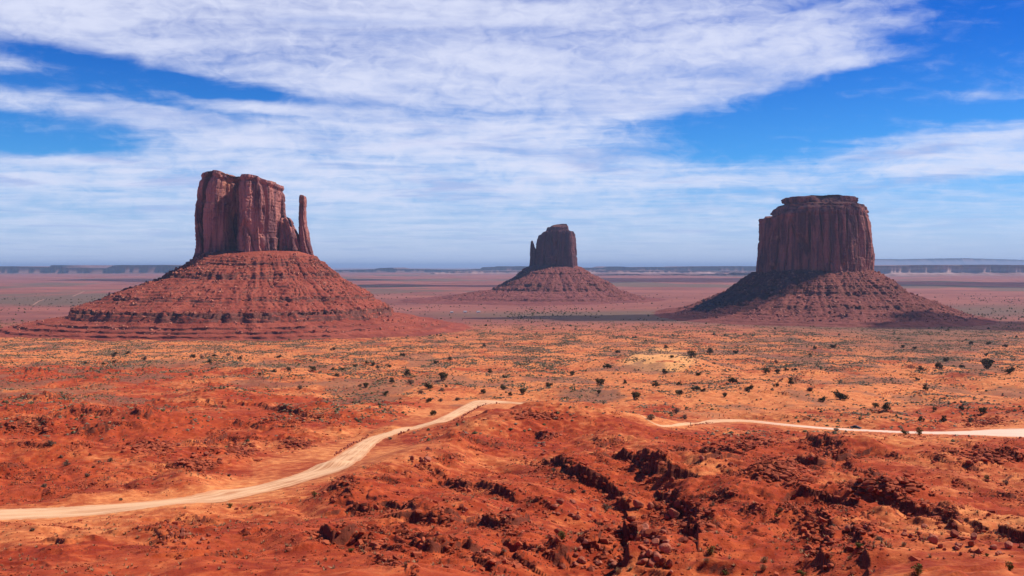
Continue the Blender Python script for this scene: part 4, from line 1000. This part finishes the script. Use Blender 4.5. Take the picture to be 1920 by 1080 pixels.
def trunk_mesh(seed, h):
    r = np.random.default_rng(seed); V, Fc = [], []
    def limb(p0, p1, r0, r1):
        n0 = len(V)
        d = np.array(p1) - np.array(p0); d = d / np.linalg.norm(d); s = np.cross(d, [0.3, 1, .2]); s /= np.linalg.norm(s); t = np.cross(d, s)
        for p, rr in ((p0, r0), (p1, r1)):
            for k in range(6): V.append(np.array(p) + rr * (math.cos(k * math.pi / 3) * s + math.sin(k * math.pi / 3) * t))
        for k in range(6): Fc.append([n0 + k, n0 + (k + 1) % 6, n0 + 6 + (k + 1) % 6, n0 + 6 + k])
    base = (0, 0, -.06); fork = (r.normal(0, .04), r.normal(0, .04), .2 * h)
    limb(base, fork, .055, .04)
    for k in range(5):
        a = k * 1.26 + r.uniform(-.4, .4); limb(fork, (.26 * math.cos(a), .26 * math.sin(a), h * r.uniform(.45, .7)), .03, .010)
    t = np.full(len(V), .5)
    return np.array(V), np.array(Fc), np.stack([t] * 3 + [np.ones_like(t)], -1)
JUN = []
for i in range(5):
    h = (.75, .95, .62, .85, 1.1)[i]
    JUN.append((mesh_only('crown', *leaf_cloud(50 + i, 620, 9 + i, .055, h)[:2], M_JUN, leaf_cloud(50 + i, 620, 9 + i, .055, h)[2]), mesh_only('trunk', *trunk_mesh(60 + i, h)[:2], M_BARK, trunk_mesh(60 + i, h)[2])))
def bush(seed, mat, h, n, lobes, leaf, twigs):
    V, Fc, at = leaf_cloud(seed, n, lobes, leaf, h); V2, F2, at2 = twig_mesh(seed + 1, twigs, h * .95, .42, .012)
    return mesh_only('shrub', np.concatenate([V, V2]), np.concatenate([Fc, F2 + len(V)]), mat, np.concatenate([at, at2]))
SAGE = [bush(200 + i, M_SAGE, (.6, .75, .5)[i], 330, 8, .045, 70) for i in range(3)]
GREEN = [bush(220 + i, M_GRN, (.75, 1.1)[i], 380, 8, .05, 50) for i in range(2)]
STRAW = [bush(240 + i, M_TAN, (.6, .8)[i], 160, 7, .03, 190) for i in range(2)]

J = [(755, 668, 11), (817, 682, 11), (843, 676, 9), (763.5, 705, 13), (735, 719, 11), (831, 714, 19), (804, 729, 20), (722, 741, 12), (804, 754, 12), (906, 738, 11), (944, 731, 13), (957, 742, 9), (980, 740, 14), (1029, 725, 14),
     (946, 709, 10), (919, 700, 10), (1073, 704, 11), (908, 650, 8), (730, 689, 8), (708, 691, 7), (812, 779, 13), (837, 726, 7), (625, 657, 10), (587, 696, 11), (625, 694, 10), (643, 694, 9), (665, 688, 10), (688, 682, 9), (700, 686, 9), (686, 727, 12), (541, 697, 10), (514, 698, 10), (630, 705, 7),
     (1158, 662, 11), (1139, 691, 17), (1125, 723, 18), (1123, 738, 9), (1172, 721, 9), (1230, 726, 15), (1192, 750, 20), (1274, 740, 16), (1273, 723, 11), (1306, 732, 17), (1318, 734, 10), (1297, 671, 16), (1332, 664, 12), (1380, 663, 11), (1247, 701, 12), (1310, 704, 11), (1437, 701, 14), (1458, 701, 10), (1374, 718, 18), (1404, 733, 17), (1359, 744, 11), (1456, 725, 12), (1490, 695, 10), (1474, 695, 10), (1249, 654, 9), (1260, 671, 8),
     (1577, 750, 29), (1542, 753, 16), (1483, 722, 14), (1528, 655, 8), (1563, 653, 12), (1519, 667, 7), (1642, 765, 13), (1661, 770, 16), (1720, 713, 10), (1726, 694, 10), (1773, 678, 12), (1803, 689, 10), (1761, 692, 15), (1843, 776, 17), (1893, 700, 18), (1851, 692, 24), (1752, 771, 10), (1803, 769, 11), (1727, 789, 12), (1769, 792, 13), (1693, 652, 8), (1715, 654, 8), (1820, 646, 9), (1853, 646, 10), (1885, 651, 10), (1849, 668, 8), (1735, 732, 12),
     (213, 669, 13), (239, 664, 9), (160, 682, 8), (194, 684, 8), (214, 681, 7), (362, 671, 11), (402, 668, 9), (393, 682, 9), (450, 674, 10), (523, 671, 10), (487, 704, 7), (632, 706, 8)]
G_ = [(770, 720, 13), (790, 738, 13), (829, 733, 12), (826, 753, 11), (857, 751, 14), (563, 729, 13), (675, 725, 10), (1268, 774, 16), (1284, 786, 14), (1221, 787, 16), (1455, 681, 10), (1518, 733, 17), (1569, 808, 12), (378, 671, 10), (428, 667, 12), (271, 675, 12), (358, 704, 9), (1819, 791, 14),
      (126, 873, 15), (163, 894, 14), (175, 877, 9), (83, 914, 15), (207, 865, 13), (187, 868, 9), (96, 835, 18), (114, 858, 11), (60, 996, 14), (429, 893, 9), (227, 938, 10),
      (732, 824, 11), (1137, 956, 20), (1074, 924, 13), (1094, 924, 13), (1039, 884, 14), (1147, 1064, 17), (1272, 949, 14), (1651, 1013, 17), (1562, 991, 15), (944, 1036, 12), (1465, 958, 11), (1337, 949, 13), (1630, 922, 14), (1887, 908, 14)]
N_ = [(1053, 1012, 18), (659, 1035, 13), (1332, 1040, 19), (1361, 1078, 14), (1613, 1028, 18), (1720, 1079, 24), (1893, 1070, 17), (1850, 901, 12), (1505, 1080, 20), (432, 952, 10), (469, 955, 9), (590, 931, 12), (1698, 815, 16), (1724, 816, 15), (1457, 969, 9), (1850, 1043, 9)]
T_ = [(1160, 1076, 16), (1433, 1055, 20), (1431, 1071, 17), (1325, 1055, 16), (1593, 1050, 14), (1464, 958, 10), (1694, 1025, 15), (1560, 1040, 10), (1380, 1010, 9), (1410, 985, 8), (700, 960, 8), (610, 1050, 9), (880, 1010, 9), (1010, 1030, 10), (760, 1060, 9), (1240, 905, 8), (1490, 1030, 9), (1780, 960, 8), (560, 985, 8), (820, 1000, 9)]
ORD = ['first', 'second', 'third', 'fourth', 'fifth', 'sixth', 'seventh', 'eighth', 'ninth', 'tenth', 'eleventh', 'twelfth', 'thirteenth', 'fourteenth', 'fifteenth', 'sixteenth', 'seventeenth', 'eighteenth', 'nineteenth', 'twentieth', 'twenty-first', 'twenty-second', 'twenty-third', 'twenty-fourth']
def zone(u, v):
    if v < 715 and u < 560: return 'on the flat in front of the leftmost butte'
    if v < 760 and u < 700: return 'on the slope left above the road'
    if v < 700 and u < 1000: return 'on the pale flat behind the left road'
    if v < 760 and u < 860: return 'just above the left road'
    if v < 760 and u < 1060: return 'beyond the end of the left road'
    if v < 800 and u < 1190: return 'left of the yellow dune'
    if v < 800 and u < 1345: return 'around the yellow dune'
    if v < 705 and u < 1600: return 'in front of the broad right butte'
    if v < 800 and u < 1600: return 'on orange sand above the right road'
    if v < 705: return 'on the dark flat at far right'
    if v < 800: return 'above the right end of the white road'
    if v < 830 and u > 1500: return 'at the edge of the white road'
    if v < 1000 and u < 520: return 'on the slope beside the left road'
    if u < 900: return 'among the ledges left of bottom centre'
    if u < 1280: return 'among the dark ledges at bottom centre'
    if u < 1520: return 'on the orange slope right of bottom centre'
    return 'among the rocks at lower right'
def plant_set(items, kind, name, adj, cat, maker):
    zs = {}
    for it in items: zs.setdefault(zone(it[0], it[1]), []).append(it)
    for zn, li in zs.items():
        li.sort(key=lambda p: p[0])
        for j, (u, v, wpx) in enumerate(li):
            x, y = hit(u, v); wm = wpx * y / F
            z = float(z_at(x, y)) - .04 * wm
            if len(li) == 1: lab = f'{adj} {kind} {zn}, the only one there'
            elif j == 0: lab = f'leftmost {adj} {kind} {zn}'
            elif j == len(li) - 1: lab = f'rightmost {adj} {kind} {zn}'
            else: lab = f'{adj} {kind} {zn}, {ORD[j]} from the left'
            maker(name, (x, y, z), wm, lab, cat, f'{kind}s {zn}')
rp = np.random.default_rng(5)
def mk_juniper(name, loc, wm, lab, cat, grp):
    e = empty(name, loc, lab, cat, grp); cme, tme = JUN[rp.integers(0, 5)]
    rz = rp.uniform(0, 6.3); s = wm * 1.12; h = s * rp.uniform(.85, 1.1)
    put('crown', cme, (0, 0, 0), rz, s, s * rp.uniform(.8, 1), h, parent=e); put('trunk', tme, (0, 0, 0), rz, s, s, h, parent=e)
def mk_bush(lst):
    def f(name, loc, wm, lab, cat, grp):
        o = put(name, lst[rp.integers(0, len(lst))], loc, rp.uniform(0, 6.3), wm * 1.2, wm * rp.uniform(.9, 1.25), wm * rp.uniform(.95, 1.25)); tag(o, lab, cat, grp)
    return f
plant_set(J, 'juniper', 'juniper_tree', 'dark green', 'tree', mk_juniper)
plant_set(G_, 'sagebrush', 'sagebrush', 'grey brown', 'shrub', mk_bush(SAGE))
plant_set(N_, 'bush', 'green_bush', 'bright green', 'shrub', mk_bush(GREEN))
plant_set(T_, 'dry shrub', 'dry_shrub', 'straw coloured', 'shrub', mk_bush(STRAW))

# low scrub nobody could count
OCT = np.array([[1, 0, .25], [0, 1, .3], [-1, 0, .25], [0, -1, .3], [0, 0, .95], [0, 0, -.2]], float)
OF = np.array([[0, 1, 4], [1, 2, 4], [2, 3, 4], [3, 0, 4], [1, 0, 5], [2, 1, 5], [3, 2, 5], [0, 3, 5]])
def scrub(name, x, y, size, hgt, mat, r, tint):
    n = len(x); V = OCT[None] * (1 + r.uniform(-.45, .45, (n, 6, 3)))
    a = r.uniform(0, 6.3, n); ca, sa = np.cos(a)[:, None], np.sin(a)[:, None]
    X_ = V[..., 0] * ca - V[..., 1] * sa; Y_ = V[..., 0] * sa + V[..., 1] * ca
    V = np.stack([X_ * size[:, None] / 2 + x[:, None], Y_ * size[:, None] / 2 + y[:, None], V[..., 2] * (size * hgt)[:, None] + z_at(x, y)[:, None]], -1)
    t = np.repeat(tint, 6)
    return stuff(mesh_np(name, V.reshape(-1, 3), (OF[None] + 6 * np.arange(n)[:, None, None]).reshape(-1, 3), mat, smooth=False, attrs={'tint': np.stack([t] * 3 + [np.ones_like(t)], -1)}))
off = (np.hypot((Xf - O1[0]) / 1.15, Yf - D1) > 345) & (np.hypot(Xf - O3[0], Yf - D3) > 330) & (np.hypot(Xf - O2[0], Yf - D2) > 420)
cl = (.14 + 1.2 * sst(fbm2(Xf / 60, Yf / 90, 4, 721), -.15, .45)) * (.25 + 1.2 * sst(fbm2(Xf / 12, Yf / 15, 3, 727), -.05, .4))
bare = 1 - np.clip(1.2 * blob(1240, 678, 60, 14) + .75 * blob(1500, 762, 260, 24) + .8 * blob(1885, 720, 40, 10) + blob(950, 772, 90, 14), 0, .96)
infr2 = (np.abs(Xf / Yf) < .60) & (rd > 2.5) & off
x, y, i = pick(infr2 * cl * bare * sst(Yf, 330, 560) * (1 - sst(Yf, 1500, 2300)), 175000, rp)
k = rp.uniform(0, 1, len(x)); size = .6 + 1.7 * rp.uniform(0, 1, len(x)) ** 2.5 + .5 * (Yf[i] > 900)
scrub('scrub', x[k < .45], y[k < .45], size[k < .45], .38, M_SAGE, rp, rp.uniform(0, .8, (k < .45).sum()))
scrub('dry_scrub', x[k > .72], y[k > .72], size[k > .72] * .9, .35, M_TAN, rp, rp.uniform(0, .8, (k > .72).sum()))
mk_ = (k >= .45) & (k <= .72)
scrub('green_scrub', x[mk_], y[mk_], size[mk_] * 1.05, .45, M_JUN, rp, rp.uniform(.2, 1, mk_.sum()))
# distant dark trees on the plain
dens_ = .05 + 1.5 * blob(985, 592, 26, 9) + .5 * blob(1040, 588, 60, 10) + .35 * blob(1850, 600, 120, 20) + .3 * sst(fbm2(Xf / 200, Yf / 260, 3, 741), .1, .5)
x, y, i = pick((np.abs(Xf / Yf) < .60) * off * dens_ * sst(Yf, 1500, 1750) * (1 - sst(Yf, 3600, 4600)), 2600, rp)
scrub('distant_trees', x, y, 2.6 + 4.2 * rp.uniform(0, 1, len(x)) ** 2, .55, M_JUN, rp, rp.uniform(0, .8, len(x)))
# tufts of dry grass on the near slopes
x, y, i = pick((np.abs(Xf / Yf) < .60) * (Yf > 105) * (rd > 1.5) * (1 - sst(Yf, 330, 480)) * (.2 + sst(fbm2(Xf / 16, Yf / 16, 3, 751), -.1, .5) + .8 * ledge_mask), 7500, rp)
n = len(x); nb = 14
a = rp.uniform(0, 6.3, (n, nb)); e = rp.uniform(.2, 1, (n, nb)); hh = (.25 + .45 * rp.uniform(0, 1, n) ** 2)[:, None] * rp.uniform(.6, 1.1, (n, nb))
bz = z_at(x, y)[:, None]; rr = hh * e * 1.1
tipx, tipy, tipz = x[:, None] + rr * np.cos(a), y[:, None] + rr * np.sin(a), bz + hh * (1.1 - .5 * e)
wx, wy = -np.sin(a) * hh * .16, np.cos(a) * hh * .16
V = np.stack([np.stack([x[:, None] - wx, y[:, None] - wy, bz + 0 * a - .02], -1), np.stack([x[:, None] + wx, y[:, None] + wy, bz + 0 * a - .02], -1), np.stack([tipx, tipy, tipz], -1)], 2).reshape(-1, 3)
t = np.repeat(rp.uniform(0, 1, n), nb * 3)
stuff(mesh_np('dry_grass', V, np.arange(len(V)).reshape(-1, 3), M_TAN, smooth=False, attrs={'tint': np.stack([t] * 3 + [np.ones_like(t)], -1)}))

# ------------------------------------------------------------------ car on the white road
def plain(name, col, rough=.4, metal=0.0, spec=.5):
    m, n, bs = material(name); geo = n.new('ShaderNodeNewGeometry'); q = n.noise(geo.outputs['Position'], 3.0, 3)
    n.l.new(n.mix(n.smooth(q, .4, .7, 0, .25), col, tuple(min(1, c * .7 + .03) for c in col)), bs.inputs['Base Color'])
    bs.inputs['Roughness'].default_value = rough; bs.inputs['Metallic'].default_value = metal; bs.inputs['Specular IOR Level'].default_value = spec
    return m
M_PAINT = plain('dark_green_paint', (.012, .022, .020), .5); M_GLASS = plain('car_glass', (.02, .025, .03), .35); M_TYRE = plain('tyre_rubber', (.018, .017, .016), .9)
M_RIM = plain('wheel_metal', (.45, .45, .46), .3, .9); M_LAMP = plain('lamp_glass', (.30, .30, .29), .35); M_RED = plain('tail_lamp', (.35, .02, .02), .2); M_BLK = plain('black_trim', (.02, .02, .02), .6)
def loft(sts, prof_n=16, e=.55):
    """stations (x, z0, z1, half width) -> rounded box skin"""
    V, Fc = [], []; th = np.linspace(0, 2 * math.pi, prof_n, endpoint=False)
    for x, z0, z1, hw in sts:
        c, s = np.cos(th), np.sin(th); c = np.sign(c) * np.abs(c) ** e; s = np.sign(s) * np.abs(s) ** e
        V.append(np.stack([np.full(prof_n, x), hw * c, (z0 + z1) / 2 + (z1 - z0) / 2 * s], -1))
    V = np.concatenate(V); f = grid_faces(len(sts), prof_n, True)
    caps = []
    for k in (0, len(sts) - 1):
        b = k * prof_n
        caps += [[b, b + j, b + j + 1, b + j + 1] for j in range(1, prof_n - 1)]
    caps = np.array(caps)[:, :3]
    return V, [f, caps]
cx_, cy_ = hit(1605, 804.5); cz_ = float(z_base(np.array(cx_), np.array(cy_))) + .12
car = empty('car', (cx_, cy_, cz_), 'dark green sedan driving along the white gravel road', 'car')
j = int(np.argmin(np.abs(RC[:, 0] - cx_) + 1e3 * (RC[:, 1] > 600))); tdir = RC[j + 1] - RC[j - 1]
car.rotation_euler = (0, 0, math.atan2(tdir[1], tdir[0]))
V, Fl = loft([(-2.42, .42, .80, .62), (-2.36, .32, .95, .80), (-1.9, .26, 1.0, .90), (-1.2, .24, 1.02, .92), (0, .22, 1.0, .93), (.9, .24, .98, .92), (1.5, .26, .92, .90), (2.1, .30, .82, .84), (2.38, .36, .70, .72), (2.46, .42, .62, .55)])
mesh_np('body', V, Fl, M_PAINT, car)
V, Fl = loft([(-1.75, .98, 1.02, .76), (-1.15, .98, 1.36, .72), (-.6, .98, 1.45, .68), (.1, .98, 1.45, .68), (.55, .98, 1.32, .72), (1.2, .94, .98, .76)], e=.6)
cab = mesh_np('window', V, Fl, M_GLASS, car)
V, Fl = loft([(-1.1, 1.38, 1.42, .60), (-.6, 1.42, 1.475, .64), (.05, 1.42, 1.475, .64), (.45, 1.38, 1.43, .62)], e=.6); mesh_np('roof', V, Fl, M_PAINT, car)
def lathe_y(prof, y0, n=20):
    th = np.linspace(0, 2 * math.pi, n, endpoint=False)
    V = np.concatenate([np.stack([r * np.cos(th), np.full(n, y0 + yy), r * np.sin(th)], -1) for r, yy in prof]); return V, grid_faces(len(prof), n, True)
for wx_ in (-1.45, 1.45):
    for sy in (-1, 1):
        wheel = bpy.data.objects.new('wheel', None); COL.objects.link(wheel); wheel.parent = car; wheel.location = (wx_, sy * .80, .33)
        V, f = lathe_y([(.20, -.11), (.31, -.11), (.33, -.07), (.33, .07), (.31, .11), (.20, .11)], 0); mesh_np('tyre', V, f, M_TYRE, wheel)
        V, f = lathe_y([(.01, sy * .09), (.08, sy * .10), (.18, sy * .07), (.205, sy * .115)], 0); mesh_np('rim', V, f, M_RIM, wheel)
for sy in (-1, 1):
    V, Fl = loft([(2.30, .62, .70, .08), (2.40, .60, .69, .12), (2.44, .62, .67, .08)], 10); V[:, 1] += sy * .52; mesh_np('headlight', V, Fl, M_LAMP, car)
    V, Fl = loft([(-2.44, .74, .84, .08), (-2.40, .72, .88, .14), (-2.3, .74, .86, .12)], 10); V[:, 1] += sy * .56; mesh_np('tail_lamp', V, Fl, M_RED, car)
    V, Fl = loft([(.62, 1.0, 1.08, .04), (.70, .98, 1.12, .08), (.78, 1.0, 1.08, .04)], 8); V[:, 1] += sy * .95; mesh_np('mirror', V, Fl, M_PAINT, car)
V, Fl = loft([(-2.47, .34, .50, .6), (-2.36, .28, .52, .84), (-2.28, .30, .50, .86)], 12); mesh_np('bumper', V, Fl, M_BLK, car)

# thin posts by the right road
M_WOOD = plain('weathered_post_wood', (.10, .075, .055), .9, 0, .1)
def post_mesh(h, r0):
    prof = [(r0 * 1.1, -.2), (r0, 0), (r0 * .95, h * .7), (r0 * .9, h - .08), (r0 * .6, h)]
    th = np.linspace(0, 2 * math.pi, 10, endpoint=False)
    V = np.concatenate([np.stack([r * np.cos(th), r * np.sin(th), np.full(10, z)], -1) for r, z in prof] + [np.array([[0, 0, h + .01]])])
    return V, [grid_faces(len(prof), 10, True), np.array([[40 + k, 40 + (k + 1) % 10, 50] for k in range(10)])]
PL = ['single dark post at the near edge of the white road bend', 'leftmost of four low posts behind the white road bend', 'second from left of four low posts behind the white road', 'third from left of four low posts behind the white road', 'rightmost of four low posts behind the white road bend']
for (u, v, h), lab in zip([(1295, 799, 1.7), (1327, 783, 1.0), (1337, 781.5, 1.2), (1349, 781, 1.4), (1357, 781.5, 1.3)], PL):
    x, y = hit(u, v); V, Fl = post_mesh(h, .14); o = mesh_np('post', V, Fl, M_WOOD); o.location = (x, y, float(z_at(x, y)))
    tag(o, lab, 'post', 'posts at the bend of the white road')

# three small dwellings far out on the plain
M_WALL = plain('white_wall', (.75, .72, .68), .8); M_ROOF = plain('grey_roof', (.38, .33, .32), .7); M_DOOR = plain('dark_door', (.07, .05, .04), .7)
HL = ['tiny white house on the plain, rightmost one of three', 'tiny white house on the plain, middle one of three', 'tiny white house on the plain, leftmost of three']
for (u, v, w_, d_), lab in zip([(897, 586, 9, 6), (872, 586, 8, 5), (847, 587, 7, 5)], HL):
    x, y = hit(u, v); z = float(z_at(x, y)); hs_ = empty('house', (x, y, z - .2), lab, 'house', 'three tiny houses on the plain')
    hs_.rotation_euler = (0, 0, .2)
    a, b, h, r = w_ / 2, d_ / 2, 2.9, 4.3
    V = np.array([[-a, -b, 0], [a, -b, 0], [a, b, 0], [-a, b, 0], [-a, -b, h], [a, -b, h], [a, b, h], [-a, b, h], [-a, 0, r], [a, 0, r]], float)
    mesh_np('wall', V, [np.array([[0, 1, 5, 4], [2, 3, 7, 6], [1, 2, 6, 5], [3, 0, 4, 7]]), np.array([[5, 6, 9], [7, 4, 8]])], M_WALL, hs_, smooth=False)
    o_ = .4; V = np.array([[-a - o_, -b - o_, h - .35], [a + o_, -b - o_, h - .35], [a + o_, 0, r + .1], [-a - o_, 0, r + .1], [-a - o_, b + o_, h - .35], [a + o_, b + o_, h - .35]], float); V2 = V + np.array([0, 0, .18])
    Fq = np.array([[0, 3, 2, 1], [3, 4, 5, 2], [6, 7, 8, 9], [9, 8, 11, 10], [0, 1, 7, 6], [5, 4, 10, 11], [1, 2, 8, 7], [2, 5, 11, 8], [3, 0, 6, 9], [4, 3, 9, 10]])
    mesh_np('roof', np.concatenate([V, V2]), Fq, M_ROOF, hs_, smooth=False)
    for name, x0, x1, z0, z1 in (('door', -.5, .5, 0.05, 2.1), ('window', -a + .8, -a + 2.0, 1.0, 2.0), ('window', a - 2.0, a - .8, 1.0, 2.0)):
        V = np.array([[x0, -b - .06, z0], [x1, -b - .06, z0], [x1, -b - .06, z1], [x0, -b - .06, z1], [x0, -b + .05, z0], [x1, -b + .05, z0], [x1, -b + .05, z1], [x0, -b + .05, z1]])
        mesh_np(name, V, CF, M_DOOR, hs_, smooth=False)

# faint dirt tracks on the left plain
M_TRK, tn_, tb_ = material('pale_track'); gt = tn_.new('ShaderNodeNewGeometry')
tn_.l.new(tn_.mix(tn_.noise(gt.outputs['Position'], .05, 4), (.32, .15, .10), (.46, .25, .18)), tb_.inputs['Base Color'])
for pts, wd in (([(62, 572), (72, 565), (82, 561.5)], 6), ([(136, 556), (148, 551), (158, 546)], 7), ([(-60, 535), (60, 535.5), (180, 537.5), (290, 539)], 40)):
    C_ = chaikin([hit(*p) for p in pts], 3); T_2 = np.gradient(C_, axis=0); T_2 /= np.linalg.norm(T_2, axis=1)[:, None]; N2 = np.stack([-T_2[:, 1], T_2[:, 0]], -1)
    V = np.concatenate([np.stack([np.concatenate([C_[:, 0] + N2[:, 0] * q * wd / 2]), C_[:, 1] + N2[:, 1] * q * wd / 2], -1) for q in (-1, 0, 1)])
    V = np.concatenate([V, (z_at(V[:, 0], V[:, 1]) + .5)[:, None]], 1)
    structure(mesh_np('dirt_track', V, grid_faces(3, len(C_))[:, ::-1], M_TRK))

# ------------------------------------------------------------------ clouds overhead, above the picture's top edge: they shade the plain
M_CLOUD, cn_, cb_ = material('cloud_vapour'); cb_.inputs['Base Color'].default_value = (.85, .87, .9, 1)
tr_ = cn_.new('ShaderNodeBsdfTransparent'); mx_ = cn_.new('ShaderNodeMixShader'); mx_.inputs[0].default_value = .42
cn_.l.new(tr_.outputs[0], mx_.inputs[1]); cn_.l.new(cb_.outputs[0], mx_.inputs[2]); cn_.l.new(mx_.outputs[0], M_CLOUD.node_tree.nodes['Material Output'].inputs[0])
CV, CFc = ico(4)
def cloud(gx_, gy_, rx, ry, h, seed, thick=.25):
    V = CV.copy(); r = 1 + .55 * fbm3(V[:, 0] * 1.6, V[:, 1] * 1.6, V[:, 2] * 1.2 + seed, 4, seed)
    V = V * r[:, None] * np.array([rx, ry, min(rx, ry) * thick])
    c = np.array([gx_, gy_, 0]) + np.array(sund) * (h / sund[2])
    o = mesh_np('cloud', V + c, CFc, M_CLOUD); structure(o)
for a in CLOUDS: cloud(*a)

# ------------------------------------------------------------------ air
hb = np.array([[-1, -1, 0], [1, -1, 0], [1, 1, 0], [-1, 1, 0], [-1, -1, 1], [1, -1, 1], [1, 1, 1], [-1, 1, 1]], float)
hb = hb * np.array([HAZE_R, HAZE_R, 0]) + np.array([0, 0, 1]) * np.where(hb[:, 2:3] > 0, 350.0, Z.min() - 12)
M_HAZE = bpy.data.materials.new('clear_desert_air'); M_HAZE.use_nodes = True
ht = M_HAZE.node_tree; ht.nodes.remove(ht.nodes['Principled BSDF'])
pv = ht.nodes.new('ShaderNodeVolumePrincipled'); pv.inputs['Color'].default_value = (.54, .73, 1.0, 1); pv.inputs['Density'].default_value = HAZE_D; pv.inputs['Anisotropy'].default_value = .1
ht.links.new(pv.outputs[0], ht.nodes['Material Output'].inputs['Volume'])
stuff(mesh_np('haze', hb, CF, M_HAZE, smooth=False))
